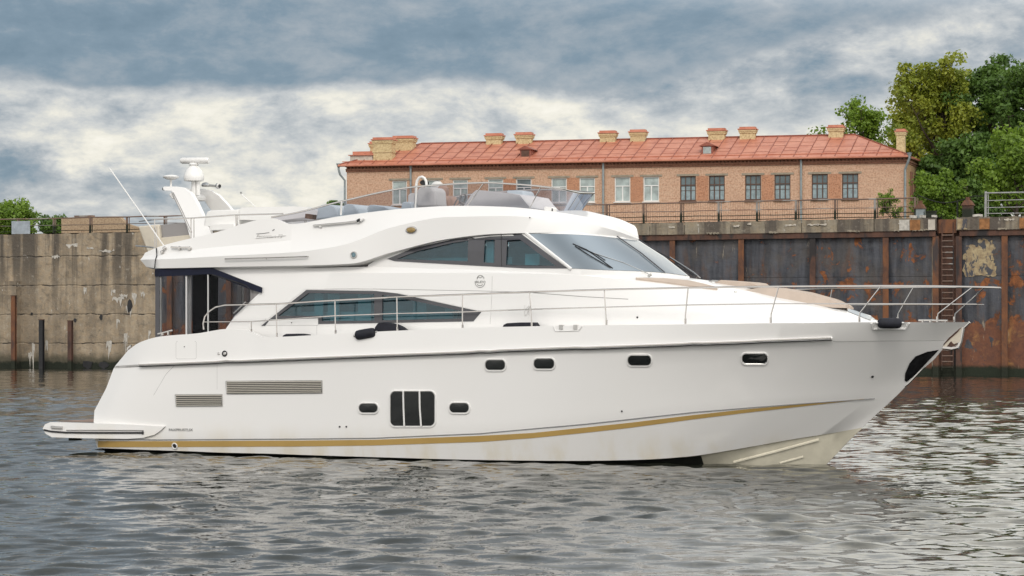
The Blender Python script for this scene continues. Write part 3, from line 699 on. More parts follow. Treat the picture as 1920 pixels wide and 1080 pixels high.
for i, (px, kind) in enumerate(wins):
    a, b_ = cells[i]; c_ = (a+b_)/2; H_ = wt-wb
    lr_ = MB(); lr_.box((c_, -.02, wt+.09), (b_-a+.5, .06, .15)); lr_.build('lintel', M['lintel'], br, 0)
    fw = .07; f_ = MB(); yf = .11
    f_.box((a+fw/2, yf, (wb+wt)/2), (fw, .08, H_)); f_.box((b_-fw/2, yf, (wb+wt)/2), (fw, .08, H_)); f_.box((c_, yf, wb+fw/2), (b_-a-2*fw, .08, fw)); f_.box((c_, yf, wt-fw/2), (b_-a-2*fw, .08, fw))
    zt_ = wt-H_*.36; f_.box((c_, yf, zt_), (b_-a-2*fw, .07, fw))
    if kind == 'b':
        for q_ in (-1/6, 1/6): f_.box((c_+(b_-a)*q_*1.02, yf, (wb+wt)/2), (.055, .06, H_-2*fw))
        f_.box((c_, yf, wb+H_*.42), (b_-a-2*fw, .04, .03))
        sill = MB(); sill.box((c_, -.05, wb-.055), (b_-a+.1, .2, .09)); 
    else:
        f_.box((c_, yf, (wb+zt_)/2), (.09, .07, zt_-wb-fw)); sill = MB(); sill.box((c_, -.05, wb-.05), (b_-a+.12, .2, .06))
    fo = f_.build('window', M['winbrown' if kind == 'b' else 'winwhite'], br, 0)
    g_ = MB(); g_.box((c_, yf+.03, (wb+wt)/2), (b_-a-.04, .02, H_-.04)); g_.build('pane', M['winlight' if kind == 'w' else 'winglass'], fo, 0)
    sill.build('sill', M['winbrown' if kind == 'b' else 'winwhite'], fo, 0)
    if kind == 'b':
        cu = MB()
        for q_ in (-1/3, 0, 1/3): cu.box((c_+(b_-a)*q_, yf+.012, wb+H_*.31), ((b_-a)/3-.11, .012, H_*.52))
        cu.build('curtain', M['curtgrey'], fo, 0)
# roof: hipped, standing seams
ov = .45; rx0 = hx(790, 5.5); rx1 = hx(1604, 5.5); rz = hz(1604, 253, 5.5); ry = 5.5
E0 = Vector((-.45, -ov, eave+.01)); E1 = Vector((LB+.2, -ov, eave+.01)); R0 = Vector((rx0, ry, rz-.05)); R1 = Vector((rx1, ry, rz)); E2 = Vector((ex+.5, DEP+ov, eave+.01)); E3 = Vector((-.3, DEP+ov, eave+.01))
m_ = MB(); m_.add([E0, E1, R1, R0, E2, E3], [(0, 1, 2, 3), (1, 4, 2), (4, 5, 3, 2), (5, 0, 3)])
th = Vector((0, 0, -.12)); m_.add([E0, E1, E1+th, E0+th, E2, E2+th], [(0, 3, 2, 1), (1, 2, 5, 4)])
m_.add([E0+th, E1+th, (LB, 0, eave-.11), (0, 0, eave-.11)], [(0, 1, 2, 3)])
# the low left part of the roof
m_.build('roof', M['roof'], br, 0, fix=False)
ro = [c for c in br.children if c.name.startswith('roof')][0]
nrm = (E1-E0).cross(R0-E0).normalized()
if nrm.z < 0: nrm = -nrm
m_ = MB(); k = 0; x = E0.x+.6
def roof_y(x, z_): return None
while x < E1.x-.1:
    s0 = Vector((x, -ov, eave+.01)); # seam runs up the slope; stop at hip lines
    tmax = 1.0
    if x < R0.x: tmax = (x-E0.x)/(R0.x-E0.x)
    if x > R1.x: tmax = (E1.x-x)/(E1.x-R1.x)
    s1 = Vector((x, -ov+(ry+ov)*tmax, eave+.01+(rz-eave-.01)*tmax))
    if (s1-s0).length > .3: m_.tube([s0+nrm*.02, s1+nrm*.02], .035, 4)
    x += 1.02
m_.tube([R0+nrm*.03, R1+nrm*.03], .07, 5); m_.tube([E1+nrm*.03, R1+nrm*.03], .05, 5); m_.tube([E0+nrm*.03, R0+nrm*.03], .05, 5)
rr = random.Random(2)
x = E0.x+.6
while x < E1.x-1.2:
    for t_ in (.27, .5, .74):
        tt = t_+rr.uniform(-.06, .06); p_ = E0+(Vector((0, ry+ov, rz-eave-.01)))*tt; lim0 = E0.x+(R0.x-E0.x)*tt; lim1 = E1.x-(E1.x-R1.x)*tt
        if x > lim0 and x+1.02 < lim1: m_.tube([Vector((x, p_.y, p_.z))+nrm*.012, Vector((x+1.0, p_.y, p_.z))+nrm*.012], .010, 4)
    x += 1.02
m_.build('roof_seam', M['roofseam'], ro, 0)
m_ = MB(); a = E0+Vector((0, -.01, -.0)); m_.tube([E0+Vector((-.1, -.05, -.08)), E1+Vector((.05, -.05, -.08))], .09, 6); m_.build('gutter', M['roof'], ro)
# fold strip above the eave
m_ = MB(); sl_ = Vector((0, ry+ov, rz-eave-.01)).normalized(); m_.tube([E0+sl_*.75+nrm*.03, E1+sl_*.75+nrm*.03-Vector((.5, 0, 0))], .035, 4); m_.build('snow_board', M['roof'], ro)
# left parapet block
px0, px1 = hx(655, .6), hx(697, .6); z0_, z1_ = hz(675, 303, .6), hz(675, 291, .6)
m_ = MB(); m_.box(((px0+px1)/2, 2.6, (z0_+z1_)/2-.3), (px1-px0, 3.6, z1_-z0_+.6)); m_.build('parapet', M['plaster'], br, 0)
m_ = MB(); m_.box(((px0+px1)/2, 2.6, z1_+.02), (px1-px0+.25, 3.9, .05)); m_.box(((px0+px1)/2, 2.9, z1_+.2), (px1-px0, 3.0, .3)); m_.build('parapet_cover', M['roof'], br, 0)
def roofz(x, y):
    t_ = (y+ov)/(ry+ov); return eave+(rz-eave)*max(0, min(1, t_ if y <= ry else 2-t_))
def chimney(px0, px1, pt, y, lab=None, dy=.7, vent=False, zbase=None):
    a, b_ = hx(px0, y), hx(px1, y); zt_ = hz(px0, pt, y); c_ = (a+b_)/2; zb_ = (zbase if zbase is not None else roofz(c_, y)-.6)
    m_ = MB(); m_.box((c_, y, (zb_+zt_-.22)/2), (b_-a-.2, dy, zt_-.22-zb_)); m_.box((c_, y, zt_-.28), (b_-a-.06, dy+.12, .12)); m_.box((c_, y, zt_-.16), (b_-a, dy+.2, .12))
    if zt_-zb_ > 2: m_.box((c_, y, zb_+(zt_-zb_)*.52), (b_-a-.1, dy+.1, .1))
    co = m_.build('chimney', M['brickyel'], ro, 0)
    return co, c_, a, b_, zt_, dy, y
for ar in ((701, 740, 262, 1.2), (738, 779, 259, 4.0), (694, 706, 269, 3.6), (911, 944, 254, 5.2), (967, 1000, 252, 5.2), (1124, 1157, 249, 5.2), (1181, 1213, 247, 5.2), (1327, 1362, 244.5, 5.2), (1386, 1419, 242, 5.2), (1552, 1584, 238.5, 5.2), (1679, 1700, 246, 1.3)):
    co, c_, a, b_, zt_, dy, y_ = chimney(*ar, dy=1.0 if ar[0] in (701, 738) else .7, zbase=eave if ar[0] == 1679 else None)
    caps = MB(); caps.box((c_, y_, zt_-.04), (b_-a+.1, dy+.3, .08)); caps.box((c_, y_, zt_+.07), (b_-a-.15, dy+.1, .14))
    caps.build('chimney_cap', M['roof'], ro, 0)
def dormer(px, pt, pb, glass_):
    y = 1.0; c_ = hx(px, y); zt_ = hz(px, pt, y); zb_ = hz(px, pb, y); hw_ = .42
    m_ = MB(); m_.box((c_, y+.9, (zb_+zt_)/2-.15), (hw_*2, 1.8, zt_-zb_-.0)); 
    m_.prism([(c_-hw_-.2, y-.12, zt_-.18), (c_+hw_+.2, y-.12, zt_-.18), (c_, y-.12, zt_+.12)], (0, 2.2, 0)); d_ = m_.build('dormer', M['roofseam'], ro, 0)
    w_ = MB(); w_.box((c_, y-.03, (zb_+zt_)/2-.16), (hw_*1.45, .06, (zt_-zb_)*.75)); 
    w_.build('dormer_front', M['winlight' if glass_ else 'winbrown'], ro, 0)
dormer(985, 276, 296, False); dormer(1326, 269, 289, True)
def downpipe(px, pyt, pyb, off=-.14, key='zinc'):
    x = hx(px, off); zt_ = hz(px, pyt, off); zb_ = hz(px, pyb, off) if pyb else .1
    m_ = MB(); m_.tube([(x, off, zt_), (x, off, zt_-.25)], [.2, .09], 8); m_.tube([(x, off, zt_-.2), (x, off, zb_)], .085, 8)
    z_ = zt_-1.2
    while z_ > zb_+.4: m_.tube([(x, off, z_), (x, off, z_+.05)], .11, 8); z_ -= 1.5
    m_.build('downpipe', M[key], br)
downpipe(770, 309, None); downpipe(1131, 300, None); downpipe(1502, 293, None)
m_ = MB(); x = hx(651, -.1); zt_ = hz(645, 315, -.3)
m_.tube([(-.55, -.35, zt_+.1), (-.55, -.35, zt_-.1), (-.45, -.3, zt_-.5), (-.12, -.12, zt_-.95), (-.12, -.12, .1)], .085, 8); m_.tube([(-.55, -.35, zt_+.35), (-.55, -.35, zt_+.05)], [.2, .1], 8); m_.build('downpipe', M['zinc'], br)
m_ = MB(); zt_ = hz(1704, 289, -.3); m_.tube([(LB+.25, -.5, zt_), (LB+.25, -.5, zt_-.3), (LB-.1, -.14, zt_-1.1), (LB-.1, -.14, .1)], .09, 8); m_.tube([(LB+.25, -.5, zt_+.1), (LB+.25, -.5, zt_-.2)], [.2, .1], 8); m_.build('downpipe', M['zinc'], br)
m_ = MB(); a = Vector((ex, ey, 0))+en*.15; m_.tube([a+en*.35+Vector((0, 0, eave-.1)), a+en*.35+Vector((0, 0, eave-.5)), a+Vector((0, 0, eave-1.3)), a+Vector((0, 0, .1))], .09, 8); m_.build('downpipe', M['zinc'], br)
tag(br, 'long salmon brick building with a red sheet roof and yellow chimneys', 'building')

# ---------------------------------------------------------------- trees
def leaves_mesh(name, centres, rads, per, size, m_, parent, seed):
    rs_ = np.random.RandomState(seed); V = []; 
    ce = np.repeat(np.array(centres), per, axis=0); ra = np.repeat(np.array(rads), per)
    n = len(ce); d = rs_.normal(size=(n, 3)); d /= np.linalg.norm(d, axis=1)[:, None]
    rr_ = rs_.rand(n)**.45; P_ = ce+d*(ra*rr_)[:, None]*np.array([1, 1, .72])
    nn = d*.7+rs_.normal(size=(n, 3))*.6+np.array([0, 0, .5]); nn /= np.linalg.norm(nn, axis=1)[:, None]
    up_ = rs_.normal(size=(n, 3)); a = np.cross(nn, up_); a /= np.linalg.norm(a, axis=1)[:, None]; b = np.cross(nn, a)
    s = size*(.6+.8*rs_.rand(n))[:, None]
    q0 = P_-a*s*.5; q1 = P_-b*s*.36+nn*s*.08; q2 = P_+a*s*.62; q3 = P_+b*s*.36-nn*s*.05
    vv = np.stack([q0, q1, q2, q3], 1).reshape(-1, 3); qq = np.arange(n*4).reshape(n, 4)
    o = np_mesh(name, vv, qq, m_, smooth=False); o.parent = parent; return o
def tree(name, loc, H, spread, seed, key, lab, n_limb=13, trunk=.35, start=.22, per=85, size=.30, lean=0, group=None, cat='tree', clump=.95, droop=.0):
    """loc in quay-local coordinates"""
    rr = random.Random(seed); rt = WF.root(name, (loc[0], loc[1], TOP-.2)); wood = MB(); cs = []; rd = []
    tp = []; p_ = Vector((0, 0, 0))
    for k in range(9):
        tp.append(Vector((lean*H*(k/8)**1.5+rr.uniform(-.1, .1)*k*.3, rr.uniform(-.1, .1)*k*.3, H*.86*k/8)))
    wood.tube(tp, [trunk*(1-.85*k/8) for k in range(9)], 8)
    def trunkp(t_): f_ = t_*8; i = min(7, int(f_)); return tp[i].lerp(tp[i+1], f_-i)
    for i in range(n_limb):
        t_ = start+(1-start)*(i+.5)/n_limb; b0 = trunkp(t_); az_ = i*2.4+rr.uniform(-.5, .5)
        prof_ = math.sin(math.pi*min(1, (t_-start)/(1-start)*.78+.22))**.7
        L_ = spread*prof_*rr.uniform(.7, 1.15)+.4; el = .35+.75*t_
        pts = [b0]; dirv = Vector((math.cos(az_)*math.cos(el), math.sin(az_)*math.cos(el), math.sin(el)))
        for k in range(1, 6): dirv = (dirv+Vector((rr.uniform(-.18, .18), rr.uniform(-.18, .18), .10-droop))).normalized(); pts.append(pts[-1]+dirv*L_/5)
        r0_ = trunk*(1-.8*t_)*.55; wood.tube(pts, [max(.02, r0_*(1-k/5.5)) for k in range(6)], 5)
        for k in range(2, 6):
            for _ in range(2 if k < 5 else 3):
                sd_ = Vector((rr.uniform(-1, 1), rr.uniform(-1, 1), rr.uniform(-.4, .8))).normalized(); e_ = pts[k]+sd_*rr.uniform(.35, .85)*(.3+.18*L_)
                wood.tube([pts[k], (pts[k]+e_)/2+Vector((0, 0, .08)), e_], [.035, .025, .012], 4, caps=False)
                cs.append(tuple(e_)); rd.append(rr.uniform(.55, 1.15)*clump)
    for _ in range(int(n_limb*.8)): t_ = rr.uniform(.8, 1.12); b0 = trunkp(min(1, t_)); cs.append((b0.x+rr.uniform(-.8, .8), b0.y+rr.uniform(-.8, .8), H*.86*t_)); rd.append(rr.uniform(.4, .8)*clump)
    wood.build('trunk', M['bark'], rt, 60)
    leaves_mesh('crown', cs, rd, per, size, M[key], rt, seed)
    return tag(rt, lab, cat, group)
def tloc(px, y): return (wx(px, y), y)
GT = 'trees behind the quay at the right'
D = lambda y: (81-y*0+0)
def th(px, py, y): return wz(px, py, y)-TOP+.2
tree('broadleaf_tree', tloc(1768, 36), th(1765, 126, 36), 5.9, 11, 'leafA', 'tall yellow green tree directly right of the end chimney', 28, .45, .10, 120, .25, group=GT)
tree('broadleaf_tree', tloc(1862, 38), th(1862, 112, 38), 5.4, 23, 'leafB', 'tall dark green tree with gaps of sky beside the yellow green one', 28, .5, .10, 80, .27, group=GT, clump=.8)
tree('broadleaf_tree', tloc(1925, 34), th(1925, 110, 34), 4.4, 31, 'leafB', 'dark green tree cut by the right edge of the photograph', 20, .5, .12, 80, .27, group=GT, clump=.82)
tree('broadleaf_tree', tloc(1640, 46), th(1645, 205, 46), 4.6, 41, 'leafC', 'sparse light green tree rising behind the roof corner', 15, .28, .3, 42, .26, lean=-.05, group=GT, clump=.8)
tree('broadleaf_tree', tloc(1712, 44), th(1712, 190, 44), 3.2, 83, 'leafA', 'smaller yellow green tree between the end chimney and the tall crown', 16, .25, .15, 75, .25, group=GT, clump=.85)
tree('broadleaf_tree', tloc(1742, 31), th(1742, 300, 31), 2.0, 47, 'leafB', 'low dark green tree filling the gap beside the end wall', 14, .25, .08, 100, .28, group=GT)
tree('broadleaf_tree', tloc(1822, 30), th(1822, 270, 30), 3.4, 53, 'leafB', 'mid height dark green tree behind the peaked cabinet', 16, .3, .06, 110, .28, group=GT)
tree('young_tree', tloc(1905, 11), th(1905, 285, 11), 3.4, 59, 'leafC', 'bright green young tree behind the pale grey railing', 15, .16, .05, 90, .24, group=GT, clump=.8)
tree('shrub', tloc(1765, 8), th(1765, 358, 8), 1.8, 61, 'leafC', 'bright green shrub above the sagging pipe', 9, .08, .05, 70, .2, cat='shrub', clump=.6)
tree('shrub', tloc(1668, 1.6), 1.5, .55, 67, 'leafC', 'small green weed shrub inside the railing near the building corner', 6, .03, .05, 40, .1, cat='shrub', clump=.3)
tree('shrub', tloc(20, 9), th(28, 428, 9), 2.4, 71, 'leafC', 'bushy green shrub behind the far left board', 14, .14, .05, 90, .22, cat='shrub', clump=.75)
tree('shrub', tloc(100, 7), th(100, 428, 7), .9, 73, 'leafB', 'small dark shrub between the bushy shrub and the brick wall', 8, .07, .05, 70, .18, cat='shrub', clump=.55)
tree('distant_tree', tloc(627, 90), th(627, 370, 90), 1.6, 79, 'leafB', 'tiny dark tree top far off left of the building', 8, .2, .1, 40, .3, clump=.7)
# ---------------------------------------------------------------- motor yacht (local: x from stern to bow, y away from the camera, z above water)
Y_ = BF.root('motor_yacht'); tag(Y_, 'large white flybridge motor yacht with a gold stripe, lying in front of the quay', 'yacht')
B = BF.p
def row(pts): return [Vector(B(*p)) for p in pts]
# hull control rows: (px, py, y)
G = [(240,657,-2.15),(262,642,-2.3),(300,631,-2.38),(370,625,-2.42),(425,617,-2.45),(460,619,-2.45),(500,632,-2.48),(700,622,-2.5),(900,614,-2.5),(1100,610,-2.48),(1300,608,-2.33),(1450,606,-2.05),(1600,604.5,-1.55),(1700,604,-1.05),(1770,604,-.52),(1818,604,-.015)]
K1 = [(216,686,-2.12),(240,684.5,-2.28),(280,682.5,-2.40),(360,679,-2.45),(425,677,-2.48),(470,675,-2.49),(520,673,-2.51),(700,666,-2.53),(900,658.5,-2.53),(1100,651,-2.50),(1300,643.5,-2.30),(1450,638.5,-1.96),(1590,637,-1.42),(1680,636,-.92),(1741,635,-.43),(1784,634,-.015)]
K2 = [(x-(3 if i == 0 else 0), y+5, w_+(.045 if w_ < -.1 else 0)) for i, (x, y, w_) in enumerate(K1)]; K2[-1] = (1780,639,-.015)
S0 = [(178,823,-2.2),(205,823.5,-2.34),(255,824,-2.38),(350,824,-2.4),(430,823.5,-2.4),(490,823,-2.4),(560,822.5,-2.4),(700,821,-2.4),(900,813,-2.36),(1100,794,-2.20),(1300,772.5,-1.82),(1420,762,-1.42),(1520,755,-.96),(1590,750,-.58),(1640,746,-.27),(1682,741,-.015)]
CH = [(183,840,-2.18),(210,841,-2.28),(260,843,-2.32),(350,846,-2.33),(430,849,-2.33),(500,850.5,-2.33),(570,853,-2.32),(700,857,-2.30),(880,862,-2.22),(1050,864,-2.02),(1200,862,-1.70),(1290,856,-1.42),(1400,839,-1.0),(1490,823,-.62),(1560,812,-.29),(1616,802,-.015)]
g_, k1, k2, s0, ch = [row(r) for r in (G, K1, K2, S0, CH)]
def lerp_row(a, b, t_, hollow=0.0, stem=None, stern=None):
    n = len(a); out = []
    for i, (p, q_) in enumerate(zip(a, b)):
        v_ = p.lerp(q_, t_); fwd = max(0, (i-9)/(n-1-9)); v_.y += hollow*math.sin(math.pi*min(1, fwd*.9))
        out.append(v_)
    if stem: d_ = Vector(B(*stem, -.015))-out[-1]; out = [p+d_*max(0, (i-10)/(n-11))**1.5*(1 if i > 10 else 0) for i, p in enumerate(out)]
    if stern: d_ = Vector(B(*stern))-out[0]; out = [p+Vector((d_.x, d_.y, 0))*max(0, 1-i/5)**1.6 for i, p in enumerate(out)]
    for i in range(n-1): out[i].y = min(out[i].y, -.015)
    return out
m1 = lerp_row(k2, s0, .28, .03, (1752,673), (199,722,-2.14)); m2 = lerp_row(k2, s0, .60, .05, (1722,699), (177,768,-2.16)); m3 = lerp_row(k2, s0, .85, .02, (1698,724), (175,800,-2.18))
s1 = [p.lerp(q_, .12) for p, q_ in zip(s0, ch)]
# chine step: the flat under the chine tucks in
c2 = [p+Vector((0, .16 if i < 12 else .10*(15-i)/4, -.015)) for i, p in enumerate(ch)]
n_ = len(ch)
keel = [Vector((p.x, -.015, -.95)) for p in ch]
for i, (px, py) in ((12, (1400, 985)), (13, (1488, 930)), (14, (1552, 868)), (15, (1590, 828))): keel[i] = Vector(B(px, py, -.015))
b1 = [p.lerp(q_, .42) for p, q_ in zip(c2, keel)]; b2 = [p.lerp(q_, .72)+Vector((0, -.05 if i < 14 else 0, 0)) for i, (p, q_) in enumerate(zip(c2, keel))]
inner = [p+Vector((0, min(.11, -p.y-.012), .0)) for p in g_]
deck = [p+Vector((0, min(.13, -p.y-.010), -.16)) for p in g_]
for i in range(0, 6): deck[i].z = min(deck[i].z, 2.45)
for i, dx_ in ((13, .06), (14, .16), (15, .36)):
    deck[i].x -= dx_; inner[i].x -= dx_*.15
rows = [keel, b2, b1, c2, ch, s1, s0, m3, m2, m1, k2, k1, g_, inner, deck]
R_, tt, uu = resamp(rows, 150)
kfor = np.searchsorted(tt, uu[11]-.001)
def hull_mi(j, i):
    if j <= 3: return 1 if i < kfor+(3, 3, 2, -1)[j] else 2
    return 0
hb = MB(); loft_solid(hb, [[Vector(p) for p in r] for r in R_], hull_mi)
hull = hb.build('hull', [M['gel'], M['antifoul'], M['cream']], Y_, 24)
HT = bvh_of(hull)

# --- lower superstructure and foredeck trunk
D0 = [(413,632,-1.98),(450,632,-1.98),(500,632,-1.98),(560,632,-1.98),(700,630,-1.98),(850,626,-1.98),(1000,624,-1.96),(1100,622,-1.90),(1220,620,-1.76),(1350,618,-1.54),(1480,617,-1.18),(1580,616,-.78),(1655,614,-.30)]
D1 = [(440,592,-1.96),(462,592,-1.96),(505,592,-1.96),(565,592,-1.96),(700,592,-1.96),(850,592,-1.96),(1000,592,-1.93),(1100,592,-1.86),(1220,593,-1.72),(1350,595,-1.50),(1480,599,-1.12),(1576,604,-.74),(1650,608,-.28)]
D2 = [(489,547,-1.93),(495,547,-1.93),(520,546,-1.93),(570,544,-1.93),(700,543,-1.93),(850,545,-1.93),(1000,547,-1.90),(1100,552,-1.80),(1220,561,-1.62),(1350,572,-1.36),(1470,584,-1.0),(1570,595,-.66),(1642,604,-.24)]
D3 = [(452,527,-1.90),(480,524,-1.90),(535,521,-1.90),(580,512,-1.90),(700,512,-1.90),(850,512,-1.90),(1000,513,-1.86),(1100,517,-1.74),(1215,531,-1.50),(1345,546,-1.18),(1465,564,-.84),(1565,583,-.52),(1635,600,-.18)]
D4 = [(398,503,-1.84),(440,502,-1.84),(520,500,-1.84),(585,502,-1.84),(700,500,-1.80),(850,502,-1.76),(1000,505,-1.66),(1090,508,-1.50),(1210,519,-1.20),(1335,535.5,-.86),(1455,555.5,-.58),(1558,577,-.34),(1630,598,-.12)]
d = [row(r) for r in (D0, D1, D2, D3, D4)]
D5 = [p+Vector((0, -p.y*.55, .05)) for p in d[4]]; D6 = [p+Vector((0, -p.y-.02, .07)) for p in d[4]]
R_, tt, uu = resamp(d+[D5, D6], 90)
mb = MB(); loft_solid(mb, [[Vector(p) for p in r] for r in R_]); house = mb.build('deckhouse', [M['gel'], M['dark']], Y_, 22)
DT = bvh_of(house)

# --- wheelhouse: window band wrapping round to the windscreen
G0 = [(690,497,-1.80),(726,488,-1.80),(860,498,-1.80),(1000,504,-1.80),(1068,505,-1.78),(1135,508,-1.58),(1195,510,-1.16),(1246,513,-.62),(1292,519,-.02)]
G1 = [(735,472,-1.70),(770,462,-1.70),(860,444,-1.68),(930,437,-1.64),(982,436.5,-1.58),(1060,437.5,-1.40),(1110,440,-1.04),(1156,445,-.58),(1193,449.5,-.02)]
g0, g1 = row(G0), row(G1)
base_ = [p+Vector((0, 0, -.35)) for p in g0]; topc = [Vector((p.x-.03, p.y*.93, p.z+.12)) for p in g1]
gm = [a.lerp(b_, .5)+Vector((.03, -.03 if a.y < -.1 else 0, .02)) for a, b_ in zip(g0, g1)]
R_, tt, uu = resamp([base_, g0, gm, g1, topc], 110)
mb = MB(); loft_solid(mb, [[Vector(p) for p in r] for r in R_]); wheel = mb.build('wheelhouse', [M['gel'], M['dark']], Y_, 30)
WT = bvh_of(wheel)
iA = np.searchsorted(tt, uu[4]-.001)
# windscreen panes: proud of the body by 12 mm, split at the mullions
GR = [[Vector(p) for p in R_[j][iA:]] for j in (1, 2, 3)]
iM = np.searchsorted(tt, uu[7]-.001)-iA
def pane(lo_, hi_, mir, centre=False):
    m_ = MB(); cols = list(range(lo_, hi_+1)); pts = []
    for j, r in enumerate(GR):
        rr_ = []
        for c_ in cols:
            p = r[c_]; pn = r[min(c_+1, len(r)-1)]-r[max(c_-1, 0)]; nn = Vector((-pn.y, pn.x, 0)); 
            if nn.length < 1e-6: nn = Vector((1, 0, 0))
            nn.normalize(); nn = nn if nn.dot(Vector((1, -.6, 0))) > 0 else -nn
            q_ = p+(nn+Vector((.3, 0, .5))).normalized()*.014
            if j == 0: q_ = q_.lerp(GR[1][c_], .04)
            if j == 2: q_ = q_.lerp(GR[1][c_], .06)
            rr_.append(q_)
        pts.append(rr_)
    if centre: pts = [r+[Vector((p.x, -p.y, p.z)) for p in reversed(r[:-1])] for r in pts]
    nC = len(pts[0]); vs = [p for r in pts for p in r]
    if mir: vs = [Vector((p.x, -p.y, p.z)) for p in vs]
    fs = [(j*nC+i, j*nC+i+1, (j+1)*nC+i+1, (j+1)*nC+i) for j in range(2) for i in range(nC-1)]
    # subdivide between the three rows for a smooth curve
    m_.add(vs, fs); return m_
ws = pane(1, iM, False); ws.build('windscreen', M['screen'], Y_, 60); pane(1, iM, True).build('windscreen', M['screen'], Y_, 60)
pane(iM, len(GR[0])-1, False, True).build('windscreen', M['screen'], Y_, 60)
for mir in (0, 1):
    m_ = MB(); col = [r[iM]+Vector((.02, -.02, .025)) for r in GR]; col = [(p.x, p.y*(-1 if mir else 1), p.z) for p in col]
    m_.tube(col, .013, 5); m_.build('windscreen_mullion', M['charcoal'], Y_)
    col = [(p.x, p.y, p.z) for p in (Vector(B(986, 437, -1.60)), Vector(B(1026, 469, -1.72)), Vector(B(1071, 504.5, -1.80)))]
    col = [(x, y*(-1 if mir else 1), z_) for x, y, z_ in col]; m_ = MB(); m_.tube(col, .038, 6); m_.build('windscreen_pillar', M['gel'], Y_)

# --- flybridge moulding and roof
F1 = [(272,474,-1.80),(300,462,-1.84),(400,437,-1.86),(508,409,-1.84),(547,420,-1.83),(640,405,-1.78),(760,391,-1.68),(850,386,-1.60),(950,388,-1.50),(1040,397,-1.30),(1100,407,-1.02),(1150,420,-.66),(1196,444,-.02)]
F2 = [(268,481,-1.80),(300,476,-1.88),(400,464,-1.90),(500,455,-1.90),(548,450,-1.89),(640,434,-1.84),(740,408,-1.78),(840,397,-1.72),(945,396,-1.62),(1035,403,-1.40),(1095,412,-1.10),(1147,425,-.72),(1196,446,-.02)]
F3 = [(263,487,-1.82),(300,486,-2.06),(400,481,-2.08),(500,476,-2.08),(550,473,-2.07),(640,460,-2.02),(740,425,-1.92),(840,407,-1.82),(940,405,-1.70),(1030,411,-1.46),(1090,418,-1.15),(1145,430,-.76),(1197,447.5,-.02)]
F4 = [(274,500,-1.84),(300,503,-2.04),(400,501,-2.05),(500,499,-2.05),(560,498,-2.05),(655,494.5,-2.03),(735,473,-1.92),(840,448,-1.80),(930,438.5,-1.72),(1015,436.5,-1.55),(1075,438,-1.28),(1135,442.5,-.80),(1196,450,-.02)]
f1, f2, f3, f4 = [row(r) for r in (F1, F2, F3, F4)]
f5 = [p+Vector((0, .25 if p.y < -.5 else 0, -.05)) for p in f4]
f0 = [p+Vector((0, min(.09, -p.y-.01), -.0)) for p in f1]; fz = [p+Vector((0, min(.10, -p.y-.008), -.22 if i < 9 else 0.0)) for i, p in enumerate(f1)]
for i in range(9, 13): fz[i] = f1[i]+Vector((0, -f1[i].y*.6, .06 if i < 12 else .01))
for i in range(0, 9): fz[i].z = min(fz[i].z, f1[7].z-.16)
fc = [Vector((p.x, -.008, p.z+(.0 if i < 9 else .03))) for i, p in enumerate(fz)]
R_, tt, uu = resamp([f5, f4, f3, f2, f1, f0, fz, fc], 150)
mb = MB(); loft_solid(mb, [[Vector(p) for p in r] for r in R_]); fly = mb.build('flybridge', M['gel'], Y_, 22)
FT = bvh_of(fly)

# --- recessed side windows: cut the solids, then frame, glass and curtains
def cut(obj, polys_px, tr, depth=1.15, mirror_too=True):
    for poly in polys_px:
        pts = [hit(tr, x, y)[0] for x, y in poly]
        for s_ in ((1, -1) if mirror_too else (1,)):
            a = [Vector((p.x, (p.y-.15)*s_, p.z)) for p in pts]
            m_ = MB(); m_.prism(a, (0, s_*(depth+.15), 0)); c_ = m_.build('cutter', [M['dark']], Y_, 0)
            md = obj.modifiers.new('b', 'BOOLEAN'); md.operation = 'DIFFERENCE'; md.solver = 'EXACT'; md.object = c_; md.material_mode = 'TRANSFER'
            bpy.context.view_layer.update(); dg = bpy.context.evaluated_depsgraph_get(); ne = bpy.data.meshes.new_from_object(obj.evaluated_get(dg))
            obj.modifiers.clear(); old = obj.data; 
            if len(ne.polygons) > 50: obj.data = ne; ne.name = obj.name
            cm_ = c_.data; bpy.data.objects.remove(c_); bpy.data.meshes.remove(cm_)
SW = [(490,611),(575,543.5),(705,545.5),(745,550),(903,584.5),(888,602.5),(597,607.5),(597,596.5),(507,598.5),(497,611)]
WW = [(726,485.5),(775,466),(850,449),(920,440.5),(977,438.5),(1064,503.5),(985,503),(880,497.5),(740,489.5)]
SWp = [(511,596),(577,546),(704,548),(744,553),(897,585.5),(885,600),(600,604.5),(599,594)]
cut(house, [SWp], DT, .9); cut(wheel, [[(732,486),(776,469),(850,452),(920,443.5),(974,441.5),(1055,500.5),(985,500),(880,495),(742,487.5)]], WT, 1.1)
for o_ in (house, wheel):
    o_.data.polygons.foreach_set('use_smooth', [True]*len(o_.data.polygons)); o_.data.set_sharp_from_angle(angle=R(22))
def sheet(tr, outer, holes, off, th_, name, m_, parent, mir=False, step=14):
    loops = [on(tr, outer, off, step)]+[on(tr, h_, off, step) for h_ in holes]
    tri = tessellate_polygon([[Vector((x, y, 0)) for x, y in dense(l_, step)] for l_ in [outer]+holes]); V = [p for l_ in loops for p in l_]; n = len(V); mb_ = MB()
    vs = V+[p+Vector((0, th_, 0)) for p in V]; fs = [tuple(t_) for t_ in tri]+[tuple(i+n for i in reversed(t_)) for t_ in tri]; b_ = 0
    for l_ in loops:
        k = len(l_); fs += [(b_+i, b_+(i+1) % k, b_+(i+1) % k+n, b_+i+n) for i in range(k)]; b_ += k
    if mir: vs = [(p[0], -p[1], p[2]) for p in vs]
    mb_.add(vs, fs); return mb_.build(name, m_, parent, 0)
